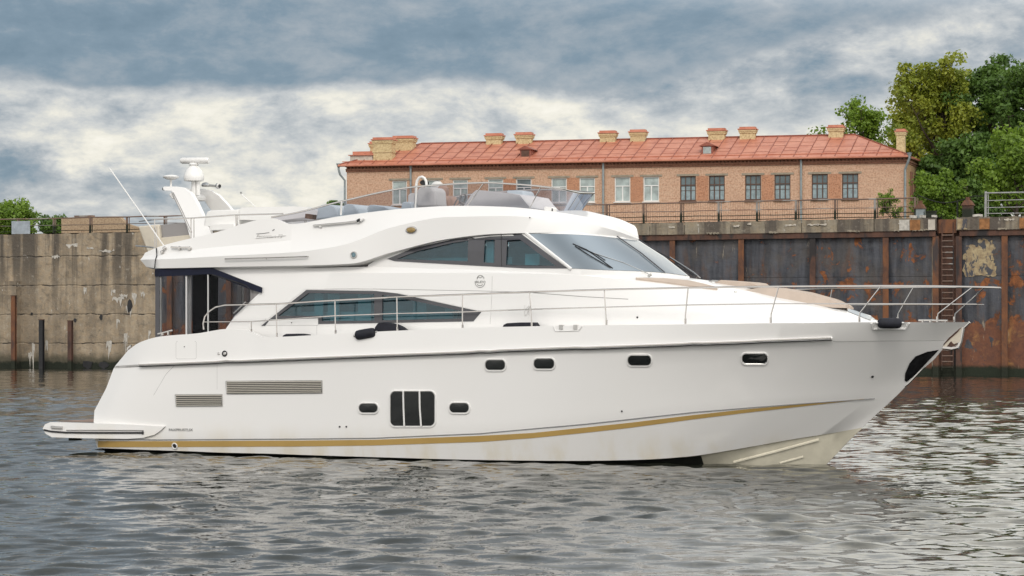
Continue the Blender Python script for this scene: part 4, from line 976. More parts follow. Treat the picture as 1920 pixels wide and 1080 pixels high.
for mir in (False, True):
    wf = sheet(DT, SW, [[(522,592),(579,549.5),(702,551.5),(702,601),(604,602),(603,592)], [(717,553),(744,557),(868,584),(868,597),(717,600.5)]], .012, .03, 'side_window', M['charcoal'], Y_, mir)
    sheet(DT, SWp, [], -.02, .008, 'glass', M['teal'], wf, mir)
    wu = sheet(WT, WW, [[(745,485.5),(780,472),(850,455.5),(878,451.5),(877,490)], [(909,451),(928,450),(927,493),(907,492)], [(951,451),(975,449.5),(1042,498.5),(949,497)]], .012, .03, 'wheelhouse_window', M['charcoal'], Y_, mir)
    sheet(WT, [(738,486.5),(777,470),(850,453),(920,444.5),(973,443.5),(1050,499.5),(985,499),(880,494),(744,487)], [], -.02, .008, 'glass', M['teal'], wu, mir)
    sg = -1 if mir else 1
    def inner_panel(px0, px1, py0, py1, y, key, name, par, th_=.03):
        a, b_ = B(px0, py1, y), B(px1, py0, y); m_ = MB(); m_.box(((a.x+b_.x)/2, y*sg, (a.z+b_.z)/2), (abs(b_.x-a.x), th_, abs(b_.z-a.z))); m_.build(name, M[key], par, 0)
    inner_panel(590, 606, 545, 606, -1.55, 'curtain', 'curtain', wf); inner_panel(615, 636, 545, 606, -1.45, 'curtain', 'curtain', wf)
    inner_panel(672, 696, 547, 605, -1.5, 'curtain', 'curtain', wf); inner_panel(530, 565, 560, 600, -1.4, 'greyseat', 'curtain', wf); inner_panel(775, 800, 560, 602, -1.4, 'curtain', 'curtain', wf)
    inner_panel(835, 850, 575, 602, -1.45, 'curtain', 'curtain', wf); inner_panel(560, 860, 584, 604, -1.25, 'greyseat', 'sofa_back', wf, .2)
    inner_panel(910, 926, 450, 495, -1.5, 'curtain', 'curtain', wu); inner_panel(985, 1012, 476, 497, -1.35, 'curtain', 'screen_back', wu); inner_panel(760, 960, 482, 497, -1.2, 'greyseat', 'dash_top', wu)

# --- seams, creases, small recesses on the surface
def strip(tr, pts, wd_, name, key, parent, off=.004, th_=.004, mir=True, step=14):
    mb_ = MB(); P_ = on(tr, pts, off, step, False)
    mb_.tube(P_, wd_, 5, flat=.5); 
    if mir: mb_.mirror()
    return mb_.build(name, M[key], parent)
def band(tr, top, bot, name, key, parent, off=.008, n=140, mir=True):
    mb_ = MB()
    def samp(pl):
        L_ = [0]; 
        for a, b_ in zip(pl[:-1], pl[1:]): L_.append(L_[-1]+abs(b_[0]-a[0]))
        xs_ = np.linspace(0, L_[-1], n); return [(float(np.interp(q_, L_, [p[0] for p in pl])), float(np.interp(q_, L_, [p[1] for p in pl]))) for q_ in xs_]
    A = [hit(tr, x, y, off)[0] for x, y in samp(top)]; Z_ = [hit(tr, x, y, off)[0] for x, y in samp(bot)]
    mb_.add(A+Z_, [(i, i+1, n+i+1, n+i) for i in range(n-1)])
    mb_.add([p+Vector((0, .006, 0)) for p in A+Z_], [(i, i+1, n+i+1, n+i) for i in range(n-1)])
    if mir: mb_.mirror()
    return mb_.build(name, M[key], parent, 40)
band(HT, [(184,827),(300,827),(560,826),(700,824.5),(900,817),(1000,811.5),(1100,801),(1180,792.5),(1300,778),(1400,767),(1500,758),(1620,747.5)], [(184,838.5),(300,838),(560,837),(700,835),(900,828.5),(1000,821),(1100,811),(1180,802),(1300,786),(1400,773.5),(1500,762),(1620,748.5)], 'gold_stripe', 'gold', hull)
strip(HT, [(186,824),(300,824.5),(560,823),(700,821.5),(900,813),(1100,795),(1300,773),(1420,763),(1520,755.5),(1640,747)], .012, 'pinstripe', 'greyline', hull, .006)
strip(HT, [(1562,640),(1640,639.5),(1700,639),(1770,638)], .006, 'hull_seam', 'seam', hull, 0)
strip(HT, [(218,687.5),(240,687.5),(262,686.5)], .008, 'hull_seam', 'seam', hull, 0)
strip(HT, [(326,686),(311,702),(288,741)], .004, 'hull_seam', 'seam', hull, 0)
strip(HT, [(407,684),(407,730)], .0025, 'hull_seam', 'seam', hull, 0)
strip(HT, rrect(330,640,368,673,3), .003, 'fuel_hatch', 'seam', hull, 0)
strip(DT, [(575,541),(660,541),(760,543),(900,545.5),(983,548)], .006, 'deckhouse_seam', 'seam', house, 0)
strip(DT, [(1000,549),(1090,556),(1178,561)], .008, 'deckhouse_seam', 'seam', house, 0)
strip(DT, [(928,507),(923,518),(922,560),(919,608)], .005, 'deckhouse_seam', 'seam', house, 0)
strip(DT, rrect(497,598,597,610,2), .004, 'locker_hatch', 'seam', house, 0)
strip(DT, [(594,610),(594,628)], .003, 'deckhouse_seam', 'seam', house, 0)
strip(WT, [(940,439),(941,500)], .008, 'window_joint', 'black', wheel, .014)
# white return along the slanting window edge
strip(DT, [(487,610),(573,541.5),(700,543)], .016, 'window_moulding', 'gel', house, .0)
strip(DT, [(745,548),(905,583)], .012, 'window_moulding', 'gel', house, .0)
strip(HT, [(1535,824),(1450,847),(1375,866)], .03, 'spray_rail', 'cream', hull, .01)
strip(HT, [(1506,856),(1462,868)], .022, 'spray_rail', 'cream', hull, .01)
# rubbing strake with steel insert
m_ = MB(); P_ = on(HT, [(262,683.5),(425,677),(700,666),(900,658.5),(1100,651),(1300,643.5),(1450,638),(1560,633.5)], .02, 20, False); m_.tube(P_, .036, 8, flat=.8); m_.mirror(); rub = m_.build('rubbing_strake', M['gel'], Y_)
m_ = MB(); P2_ = [p+Vector((0, -.036, .008)) for p in P_]; m_.tube(P2_, .017, 6); m_.mirror(); m_.build('steel_insert', M['steel'], rub)
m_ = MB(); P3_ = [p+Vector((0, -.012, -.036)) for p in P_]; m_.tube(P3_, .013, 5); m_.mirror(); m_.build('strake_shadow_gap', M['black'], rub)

# --- portholes and the big hull window
def port(x0, y0, x1, y1, r, bulge, bars=False):
    fr_ = MB(); ring = on(HT, rrect(x0-2, y0-2, x1+2, y1+2, r+1, 4, 0, bulge), .008, 6); fr_.tube(ring+[ring[0]], .019, 6, caps=False); fr_.mirror(); fo = fr_.build('hull_window', M['white'], Y_)
    fr_ = MB(); ring = on(HT, rrect(x0-.6, y0-.6, x1+.6, y1+.6, r, 4, 0, bulge), .012, 6); fr_.tube(ring+[ring[0]], .011, 5, caps=False); fr_.mirror(); fr_.build('steel_rim', M['dullsteel'], fo)
    g2 = MB(); pl = on(HT, rrect(x0, y0, x1, y1, r, 4, 0, bulge), .012, 8); cen = sum(pl, Vector())/len(pl); cen.y -= .012; k = len(pl); g2.add(pl+[cen], [(i, (i+1) % k, k) for i in range(k)]); g2.mirror(); g2.build('pane', M['porthole'], fo)
    if bars:
        for x_, x2 in ((757, 759), (787.5, 790.5)):
            b_ = MB(); b_.tube(on(HT, [(x_, 733), (x_+.6, 765), (x2, 798.5)], .03, 8, False), .022, 6); b_.mirror(); b_.build('glazing_bar', M['white'], fo)
port(911, 676.5, 947, 692.5, 6.8, 1.6); port(1002, 674, 1039, 690, 6.8, 1.6); port(1178, 667.5, 1220, 683.5, 6.8, 1.6); port(1392, 664, 1438, 680.5, 6.8, 1.6)
port(674, 758.5, 708, 772.5, 6.8, 1.6); port(844, 757.5, 879, 772.5, 6.8, 1.6); port(733, 736, 815, 797, 8, 4, True)
# --- engine room louvres
def louvre(x0, y0, x1, y1, rows_, sk):
    f_ = MB(); pl = [(x0, y0+sk), (x1, y0), (x1+.5, y1), (x0+2, y1+sk)]; ring = on(HT, pl, .010, 10); f_.tube(ring+[ring[0]], .016, 6, caps=False); f_.mirror(); fo = f_.build('vent_grille', M['dullsteel'], Y_)
    bk = MB(); q_ = on(HT, pl, .006, 300); bk.add(q_, [tuple(range(len(q_)))]); bk.mirror(); bk.build('vent_back', M['black'], fo, 0)
    sl2 = MB()
    for k in range(rows_):
        yy = y0+(y1-y0)*(k+.5)/rows_; sl2.tube(on(HT, [(x0+2, yy+sk), (x1-1, yy)], .018, 20, False), .0125, 5)
    sl2.mirror(); sl2.build('slat', M['steelwarm'] if 'steelwarm' in M else M.setdefault('steelwarm', mat('warm_steel_slat', (.72, .68, .60), .3, .35)), fo)
louvre(424, 713.5, 604, 736.5, 7, 1.5); louvre(329, 739.5, 417, 761, 6, .5)
# through-hull fittings, dots, lights
def disc(tr, px, py, r, key, name='hull_fitting', par=None, rim=None, dep=.02, mir=True):
    p, n = hit(tr, px, py); m_ = MB(); m_.lathe(p-n*.01, [(r, 0), (r, dep), (r*.7, dep+.012), (0.001, dep+.014)], 12, axis=n)
    if mir: m_.mirror()
    o = m_.build(name, M[key], par or Y_)
    if rim: 
        m_ = MB(); a = n.orthogonal().normalized(); c_ = n.cross(a); m_.tube([p+n*.012+(a*math.cos(k*.524)+c_*math.sin(k*.524))*r*1.25 for k in range(13)], r*.3, 6, caps=False)
        if mir: m_.mirror()
        m_.build('rim', M[rim], o)
    return o
for px, py, r, key, rim in ((637,800,.022,'black',None),(649.5,800,.022,'black',None),(1166,771,.02,'black',None),(1636,706,.03,'black',None),(328,836,.055,'black','white'),(410,663,.035,'dullsteel',None),(421.5,663,.048,'dullsteel','black'),(346,650,.012,'black',None)): disc(HT, px, py, r, key, rim=rim)
for px, py, r in ((547,605,.012),(1195,595,.022)): disc(DT, px, py, r, 'black', 'deck_fitting')
disc(FT, 993.5, 408, .014, 'black', 'roof_fitting')
# --- writing and emblems
def word(txt, px0, px1, py, size, tr, key, name, par, off=.008, slant=0.0, bold=.0):
    cu = bpy.data.curves.new(name, 'FONT'); cu.body = txt; cu.size = size; cu.extrude = .003; cu.shear = slant; cu.offset = bold
    tmp = bpy.data.objects.new(name, cu); C.objects.link(tmp); bpy.context.view_layer.update(); me = bpy.data.meshes.new_from_object(tmp.evaluated_get(bpy.context.evaluated_depsgraph_get())); bpy.data.objects.remove(tmp); bpy.data.curves.remove(cu)
    p0, n0 = hit(tr, px0, py, off); p1, _ = hit(tr, px1, py, off); ux = (p1-p0); wd_ = ux.length; ux.normalize(); uz = ux.cross(-n0).normalized(); uz = uz if uz.z > 0 else -uz
    ux3 = [v_.co.x for v_ in me.vertices]; sc_ = wd_/max(1e-6, max(ux3)-min(ux3)); x0_ = min(ux3)
    for v_ in me.vertices: v_.co = p0+ux*((v_.co.x-x0_)*sc_)+uz*(v_.co.y)+n0*v_.co.z
    me.materials.clear(); me.materials.append(M[key]); o = bpy.data.objects.new(name, me); C.objects.link(o); o.parent = par; return o
word('FAXPRUSTLIX', 317, 362, 808.2, .088, HT, 'greyline', 'lettering', hull, bold=.0008)
word('Farerstart FS', 481, 530, 446, .115, FT, 'logo' if 'logo' in M else M.setdefault('logo', mat('raised_logo_grey', (.52, .51, .49), .5)) and 'logo', 'raised_lettering', fly, slant=.3)
m_ = MB(); m_.tube(on(FT, [(480,446.5),(508,444),(536,441.5)], .012, 10, False), .012, 5, flat=.6); m_.build('lettering_underline', M['white'], fly)
m_ = MB(); m_.tube(on(FT, [(481,438.5),(495,437.5),(505,436)], .006, 10, False), .007, 5); m_.tube(on(FT, [(511,432.5),(515,430)], .006, 10, False), .011, 5); m_.build('logo_dash', M['greyline'], fly)
m_ = MB()
def ell(cx, cy, rx_, ry_, a0, a1, k=14): return [(cx+rx_*math.cos(R(a0+(a1-a0)*i/k)), cy+ry_*math.sin(R(a0+(a1-a0)*i/k))) for i in range(k+1)]
for pl in (ell(900.2,528,9.5,11,-5,185), ell(901,523,6.5,6.8,190,360), [(894.5,523.5),(897,519),(901,521),(904,518.5),(908,520.5)], ell(900,531.5,5.5,4,20,160)): m_.tube(on(DT, pl, .004, 3, False), .0085, 5)
m_.build('emblem', M['emb'] if 'emb' in M else M.setdefault('emb', mat('emblem_grey', (.33, .33, .32), .4)), house)
word('BLEV', 892, 908.5, 530.5, .075, DT, 'emb', 'emblem_lettering', house, bold=.001)

# --- swim platform
pl0 = [(80,803.5),(84,796),(94,791.5),(176,793.5),(240,795.5),(309,799.5),(301,807.5),(289,815.5),(268,821),(240,823),(160,822),(97,820),(85,813)]
nearp = [Vector(B(x, y, -2.44)) for x, y in pl0]
m_ = MB(); m_.prism([Vector((p.x, -2.44, p.z)) for p in nearp], (0, 2.44*2, 0))
po = m_.build('swim_platform', M['gel'], Y_, 40)
bv = po.modifiers.new('bevel', 'BEVEL'); bv.width = .05; bv.segments = 3; bv.limit_method = 'ANGLE'
x0_, x1_ = B(100, 790, -2.3).x, B(180, 790, -2.3).x; zt = max(p.z for p in nearp if p.x < x1_)
zt0 = B(94, 791.5, -2.44).z; zt1 = B(176, 793.5, -2.44).z
m_ = MB()
for k in range(16):
    y_ = -2.15+k*.285; m_.add([(x0_, y_, zt0+.012), (x1_+.2, y_, zt1+.013), (x1_+.2, y_+.27, zt1+.013), (x0_, y_+.27, zt0+.012)], [(0, 1, 2, 3)])
m_.build('teak_top', M['teak'], po, 0)
m_ = MB(); P_ = [Vector((B(x, y, -2.44).x, -2.455, B(x, y, -2.44).z)) for x, y in ((83,806),(97,809),(125,811),(180,811.5),(267,811.5))]; m_.tube(P_, .022, 6); m_.tube([P_[-1], P_[-1]+Vector((.04, 0, 0))], .035, 6); m_.mirror(); m_.build('bumper_strip', M['black'], po)
m_ = MB(); P_ = [Vector((B(x, y, -2.44).x, -2.462, B(x, y, -2.44).z)) for x, y in ((97,800.5),(106,801.5),(118,802))]; m_.tube(P_, .035, 6); m_.mirror(); m_.build('platform_light', M['dullsteel'], po)
m_ = MB(); P_ = [Vector((B(x, y, -2.44).x, -2.46, B(x, y, -2.44).z)) for x, y in ((125,806.5),(200,806.5),(270,807))]; m_.tube(P_, .010, 5); m_.mirror(); m_.build('platform_seam', M['seam'], po)
a = B(122, 822, -2.2); b_ = B(134, 822, -2.2); m_ = MB(); m_.box(((a.x+b_.x)/2, -1.9, a.z-.03), (b_.x-a.x, .3, .06)); m_.mirror(); m_.build('platform_bracket', M['rust'], po, 0)

# --- rails
m_ = MB()
def tb(pts, r, seg=6): m_.tube([B(*p) for p in pts], r, seg)
SWd = -2.40
top = [(382,618,-2.38),(381,606,-2.38),(384,594,-2.38),(392,584,-2.38),(404,576,-2.38),(422,572,-2.38),(518,570,SWd),(628,563,-2.42),(742,557,-2.42),(867,552.5,-2.42),(993,547.5,-2.42),(1133,543,-2.40),(1290,539.5,-2.25),(1455,537,-1.95),(1652,536,-1.28),(1752,536.5,-.85),(1824,538,-.50),(1862,539,-.22),(1876,540,0)]
m_ = MB(); tb(top, .020); m_.mirror(); rail = m_.build('guard_rail', M['steel'], Y_)
mid = [(383,603.5,-2.38),(471,603,-2.40),(518,600,SWd),(628,592,-2.42),(742,588,-2.42),(867,585,-2.42),(993,580,-2.42),(1135,576,-2.40),(1285,572,-2.25),(1450,569.5,-1.97),(1607,569.5,-1.45),(1750,570,-.82),(1831,570.5,-.32)]
m_ = MB(); tb(mid, .0125); m_.mirror(); m_.build('mid_rail', M['steel'], rail)
def stan(a, mid_, b_, y0, y1):
    for s_ in (1, -1):
        m_ = MB(); pts = [B(*a, y0)]+([B(*mid_, y0)] if mid_ else [])+[B(*b_, y1)]; pts = [Vector((p.x, p.y*s_, p.z)) for p in pts]
        m_.tube(pts, .0155, 6); m_.tube([pts[0]-Vector((0, 0, .02)), pts[0]+Vector((0, 0, .10))], .026, 6); m_.build('stanchion', M['steel'], rail)
for a, b_, c_, y0, y1 in (((471,625),None,(471,603),-2.40,-2.40),((519,632),None,(518,570),-2.42,-2.40),((629,627),None,(628,563),-2.43,-2.42),((745,621),None,(744,557),-2.43,-2.42),((867,617),None,(867,553),-2.43,-2.42),((997,613),(996,590),(993,548),-2.43,-2.42),((1137,608),(1136,592),(1133,543),-2.42,-2.40),((1285,606),(1285,592),(1290,540),-2.30,-2.25),((1445,604),(1446,588),(1460,537),-2.02,-1.94),((1611,602),(1612,587),(1652,536),-1.50,-1.28),((1757,602),(1759,588),(1824,538),-.72,-.50)): stan(a, b_, c_, y0, y1)
# flag halyard knot
m_ = MB(); c_ = B(988, 582, -2.45); rr = random.Random(4)
for k in range(5): m_.tube([c_+Vector((rr.uniform(-.09, .09), 0, rr.uniform(-.16, .14))) for _ in range(4)], .007, 4)
m_.build('rope_knot', M['greyseat'], rail)
# handrail on the aft coaming
m_ = MB(); tb([(455,590,-1.99),(462,575,-2.02),(448,588,-2.02)], .01); 
m_ = MB(); tb([(438,587,-2.0),(442,584,-2.05),(461,566,-2.05),(463,568,-1.99)], .018); m_.mirror(); m_.build('grab_rail', M['steel'], Y_)
m_ = MB(); tb([(296,626,-2.2),(324,619,-2.2)], .022); tb([(305,629,-2.2),(305,624,-2.2)], .035); tb([(316,628,-2.2),(316,621,-2.2)], .035); m_.mirror(); m_.build('mooring_cleat', M['steel'], Y_)
m_ = MB(); tb([(239,657,-2.05),(240,653,-2.05),(246,648,-2.05)], .03); m_.mirror(); m_.build('mooring_cleat', M['steel'], Y_)
m_ = MB(); a = B(1722, 601.5, -.75); m_.tube([B(1722,600.5,-.62), B(1752,600.5,-.55)], .022, 6); m_.tube([B(1730,604,-.6), B(1730,600,-.6)], .03, 6); m_.tube([B(1744,604,-.6), B(1744,600,-.6)], .03, 6); m_.mirror(); m_.build('bow_cleat', M['steel'], Y_)
# fairlead block amidships
m_ = MB()
for px in (1052, 1079): a = hit(HT, px, 615, .0)[0]; m_.box((a.x, a.y+.03, a.z+.02), (.09, .10, .10)); 
m_.mirror(); m_.build('fairlead', M['dullsteel'], Y_, 0)
m_ = MB(); P_ = on(HT, [(1038,612.5),(1042,621),(1085,620),(1092,611.5)], .006, 6, False); m_.tube(P_, .012, 5); m_.mirror(); m_.build('fairlead_recess', M['white'], Y_)
m_ = MB(); P_ = on(HT, [(1634,605.5),(1637,616.5),(1697,616),(1704,605)], .012, 6, False); m_.tube(P_, .028, 6); m_.mirror(); m_.build('bow_fairlead', M['white'], Y_)

# --- bow roller, anchor plate
def onpoly(poly, off, key, name, par):
    """plate laid on the hull near the stem, in narrow vertical strips so that it follows the flare"""
    P_ = on(HT, poly, off, 8, True, None, 0.0); cen = sum(P_, Vector())/len(P_); 
    k = len(P_); m_ = MB(); m_.add(P_+[cen+Vector((0, -.02, 0))], [(i, (i+1) % k, k) for i in range(k)]); m_.mirror(); return m_.build(name, M[key], par, 60)
onpoly([(1760,655.5),(1738,659),(1716,668),(1705,681),(1697,700),(1696,713),(1700,715.5),(1712,706),(1733,684),(1752,664)], .012, 'anchorplate' if 'anchorplate' in M else M.setdefault('anchorplate', mat('black_chafe_plate', (.03, .03, .033), .3, .6, var=.5, vscale=6)) and 'anchorplate', 'anchor_chafe_plate', Y_)
m_ = MB(); tb([(1818,604,0),(1767,651.5,0),(1705,716.5,0),(1696,724,0)], .03); m_.build('stem_band', M['steel'], Y_)
anc = MB(); anc.tube([B(1806,611,0), B(1801,640,0), B(1797,650,0)], .045, 6); anc.tube([B(1797,650,0), B(1785,653,0), B(1768,651,0)], .05, 6); anc.build('bow_roller', M['steel'], Y_)
m_ = MB(); m_.prism([B(1804,612,-.05), B(1800,641,-.05), B(1775,650,-.05), B(1768,650,-.05), B(1783,630,-.05)], (0, .04, 0)); m_.build('roller_cheek', M['beige2'], Y_, 0)
m_ = MB(); m_.prism([B(1802,614,-.07), B(1796,622,-.07), B(1775,641,-.07), B(1768,648,-.07), B(1772,640,-.07), B(1788,624,-.07)], (0, .14, 0)); m_.prism([B(1783,640,-.08), B(1792,650,-.08), B(1775,650,-.08)], (0, .16, 0)); m_.build('anchor', M['rustdark'], Y_, 0)

# --- foredeck sunpads
def pad(tr, poly, off, key, name, th_=.05):
    P_ = on(tr, poly, off, 10); k = len(P_); cen = sum(P_, Vector())/k+Vector((0, 0, .03)); m_ = MB(); m_.add(P_+[cen]+[p-Vector((0, 0, th_)) for p in P_], [(i, (i+1) % k, k) for i in range(k)]+[(i, (i+1) % k, k+1+(i+1) % k, k+1+i) for i in range(k)]); m_.mirror(); return m_.build(name, M[key], Y_, 50)
def padb(pts, bot, y_in, key, name, dz=.06):
    """cushion: outline along its visible lower edge, rising to a crowned top"""
    A = [B(*p) for p in bot]; T = [B(*p) for p in pts]; n = len(A); vs = A+T+[Vector((p.x, y_in, p.z+dz)) for p in T]+[Vector((p.x, y_in, p.z-.3)) for p in A]
    m_ = MB(); f_ = []
    for i in range(n-1):
        for j in range(3): f_.append((j*n+i, j*n+i+1, (j+1)*n+i+1, (j+1)*n+i))
    f_ += [(0, n, 2*n, 3*n), (n-1, 4*n-1, 3*n-1, 2*n-1)]
    m_.add(vs, f_); m_.mirror(); return m_.build(name, M[key], Y_, 40)
def pad_on(top_, bot_, name):
    n = 30; mb_ = MB()
    def samp(pl): xs_ = np.linspace(pl[0][0], pl[-1][0], n); return [(float(x), float(np.interp(x, [p[0] for p in pl], [p[1] for p in pl]))) for x in xs_]
    A = [hit(DT, x, y, .035, None, -1.0)[0] for x, y in samp(top_)]; Z_ = [hit(DT, x, y, .035, None, -1.0)[0] for x, y in samp(bot_)]
    mb_.add(A+Z_+[p+Vector((0, 0, -.05)) for p in Z_], [(i, i+1, n+i+1, n+i) for i in range(n-1)]+[(n+i, n+i+1, 2*n+i+1, 2*n+i) for i in range(n-1)]); mb_.mirror(); return mb_.build(name, M['beige'], Y_, 40)
pad_on([(1192,523),(1250,524.5),(1290,528),(1318,534),(1345,541)], [(1192,524.5),(1250,531.5),(1290,537),(1318,541),(1345,544)], 'sun_pad')
padb([(1393,544,-.62),(1420,540,-.52),(1460,542,-.50),(1510,550,-.44),(1560,563,-.34),(1585,573,-.24)], [(1398,552,-.76),(1420,554.5,-.72),(1460,559,-.66),(1510,569,-.52),(1560,577,-.38),(1588,577.5,-.26)], -.05, 'beige', 'sun_pad', .03)
padb([(1331,527.5,.15),(1345,525.5,.15),(1400,527.5,.15),(1416,531,.15),(1424,537,.15)], [(1331,531,.0),(1345,537,.0),(1400,541,.0),(1416,541,.0),(1424,541,.0)], .75, 'beige', 'head_rest', .0) if False else None
m_ = MB(); m_.prism([B(x, y, -.3) for x, y in ((1345,526.5),(1352,525),(1400,528.5),(1413,530.5),(1423,537),(1420,540),(1340,537),(1336,531))], (0, .9, 0)); hr = m_.build('head_rest', M['beige'], Y_, 40); bv = hr.modifiers.new('b', 'BEVEL'); bv.width = .03; bv.segments = 2
m_ = MB(); tb([(1329,529,-.3),(1336,526.5,-.3),(1347,527,-.3)], .02); m_.build('head_rest_hinge', M['dullsteel'], Y_)
disc(DT, 1379, 547.5, .03, 'dullsteel', 'deck_fitting')
band(DT, [(1572,575.5),(1600,582),(1640,596)], [(1585,582),(1605,591),(1632,601)], 'deck_hatch', 'screen', house, .012, 10)

# --- windscreen wipers
def wiper(arm, blades, y0, name, sg=1):
    m_ = MB(); pts = [B(*p) for p in arm]; pts = [Vector((p.x, p.y*sg, p.z)) for p in pts]; m_.tube(pts, .009, 5); m_.tube([pts[0]-Vector((.05, 0, .03)), pts[0]+Vector((.03, 0, .02))], .03, 6); o = m_.build(name, M['dullsteel'], Y_)
    for bl in blades:
        m_ = MB(); pts = [B(*p) for p in bl]; pts = [Vector((p.x, p.y*sg, p.z)) for p in pts]; m_.tube(pts, .011, 5); m_.build('blade', M['black'], o)
for sg in (1,):
    def wp(px, py, off=.05):
        h_, n0 = hit(WT, px, py, off, None, -1.3); d_ = BF.d(px, py); t_ = (h_.y-BF.c.y)/d_.y; return (px, py, h_.y)
    arm = [(1219,516,-1.26), wp(1210,510.5), wp(1168,492), wp(1140,483), wp(1113,474)]
    wiper(arm, [[wp(1074,457,.04), wp(1100,468,.04), wp(1149,503,.04)], [wp(1078,461,.06), wp(1104,478,.06), wp(1145,502,.06)], [wp(1085,462,.07), wp(1118,477,.07), wp(1135,488,.07)]], 0, 'windscreen_wiper')
m_ = MB(); tb([(1313,521,.35),(1300,510,.4),(1256,482,.5)], .014); w2 = m_.build('windscreen_wiper', M['steel'], Y_)
m_ = MB(); tb([(1222,468,.5),(1255,489,.5),(1300,517,.45)], .016); m_.build('blade', M['black'], w2)
m_ = MB(); tb([(1232,471,.55),(1262,487,.5),(1306,519,.42)], .012); m_.build('blade', M['black'], w2)

# --- fly windscreen
GB = [(507,409.5,-1.74),(547,420.5,-1.72),(640,404,-1.68),(780,389.5,-1.63),(876,386,-1.56),(940,387.5,-1.46),(993,391.5,-1.26),(1035,397,-.80),(1060,402.5,-.0)]
GTp = [(509,407.5,-1.75),(560,398,-1.74),(640,377.5,-1.72),(782,350,-1.68),(905,342.5,-1.62),(960,345,-1.52),(1014,349.5,-1.32),(1060,356,-.85),(1086,362.5,-.0)]
gb, gt = row(GB), row(GTp)
R2, tt2, uu2 = resamp([gb, gt], 60); nG = len(R2[0])
m_ = MB(); m_.add([Vector(p) for p in R2[0]]+[Vector(p) for p in R2[1]], [(i, i+1, nG+i+1, nG+i) for i in range(nG-1)]); m_.mirror(); fs_ = m_.build('fly_screen', M['smoke'], Y_, 60)
m_ = MB(); m_.tube([Vector(p) for p in R2[1]], .021, 6); m_.mirror(); m_.build('screen_rail', M['steel'], fs_)
m_ = MB(); m_.tube([gb[0], gb[1]], .012, 5); m_.mirror(); m_.build('screen_rail', M['dullsteel'], fs_)
for a, b_, wd_, key in ((B(639,403,-1.69), B(640.5,378,-1.72), .035, 'white'), (B(779,389,-1.62), B(781,350,-1.68), .035, 'white'), (B(876,385.5,-1.56), B(907,343,-1.62), .017, 'steel'), (B(993,391,-1.26), B(1014,350,-1.32), .017, 'steel'), (gb[-1]+Vector((.0, 0, 0)), gt[-1], .014, 'steel')):
    m_ = MB(); m_.tube([a, b_], wd_*.8, 6, flat=.7)
    if abs(a.y) > .1: m_.mirror()
    m_.build('screen_strut', M[key], fs_)
# --- flybridge furniture
def blob(outline, y0, y1, key, name, bev=.06, parent=None):
    m_ = MB(); m_.prism([B(x, y, y0) for x, y in outline], (0, y1-y0, 0)); o = m_.build(name, M[key], parent or Y_, 50); bv = o.modifiers.new('b', 'BEVEL'); bv.width = bev; bv.segments = 3; bv.limit_method = 'ANGLE'; bv.angle_limit = R(25); return o
con = blob([(868,388),(884,364),(893,356),(906,357),(948,361),(975,366),(984,378),(995,390),(990,398),(868,396)], -1.15, .5, 'white', 'helm_console', .05)
blob([(948,369),(950,357),(978,357),(982,360),(986,375)], .3, .9, 'blueseat', 'console_hood', .03, con)
m_ = MB(); c_ = B(862, 379, -.75); ax = Vector((-.85, 0, .5)).normalized(); u_ = Vector((0, 1, 0)); v_ = ax.cross(u_)
m_.tube([c_+(u_*math.cos(k*.45)+v_*math.sin(k*.45))*.22 for k in range(15)], .018, 6, caps=False); m_.tube([c_, c_+Vector((.3, 0, -.15))], .03, 6)
for k in range(3): m_.tube([c_, c_+(u_*math.cos(k*2.1)+v_*math.sin(k*2.1))*.21], .012, 5)
m_.build('steering_wheel', M['seam'], con)
def seat(x0, x1, yt, yb, y0, y1, key, lean=4):
    o = blob([(x0, yb), (x0+lean*.2, yt+6), (x0+lean+2, yt), (x1-6+lean, yt), (x1+lean, yt+6), (x1+lean+2, yb)], y0, y1, key, 'helm_seat', .05)
    return o
seat(781, 813, 351, 387, -.95, -.35, 'greyseat', 3); s2 = blob([(764,391),(764,366),(769,362),(782,362),(786,368),(786,391)], -.9, -.3, 'greyseat', 'seat_cushion', .04)
blob([(751,394),(753,381),(757,378),(771,379),(773,394)], -1.2, -.6, 'blueseat', 'seat_cushion', .04)
seat(815, 838, 366, 388, .1, .7, 'flesh', 3)
for px, py, key in ((820, 353, 'greyseat'), (829, 359, 'flesh')):
    c_ = B(px, py, .4); m_ = MB(); m_.lathe(c_+Vector((0, 0, -.17)), [(.05, 0), (.14, .05), (.17, .15), (.15, .26), (.08, .33), (.001, .34)], 12); m_.build('seat_bolster', M[key], Y_)
blob([(690,401),(688,390),(693,384),(701,384),(720,388),(728,392),(754,393),(754,398)], -1.35, -.4, 'blueseat', 'fly_seat', .05)
blob([(643,408),(644,386),(650,382),(662,383),(670,390),(674,404)], -1.4, -.5, 'blueseat', 'fly_seat', .05)
blob([(592,411),(596,389),(602,384),(622,384),(630,388),(636,408)], -1.4, -.3, 'blueseat', 'fly_seat', .05)
# arched grab hoop
m_ = MB(); tb([(778,390,-1.45),(780.5,348,-1.45),(782,339,-1.45),(786,333,-1.45),(791,331.5,-1.45),(796,334,-1.45),(799,340,-1.45),(800,350,-1.45)], .032, 8); m_.build('grab_hoop', M['white'], Y_)
blob([(786,343),(788,339),(793,337),(799,341),(797,346),(789,347)], -1.40, -1.2, 'black', 'navigation_lamp', .02)
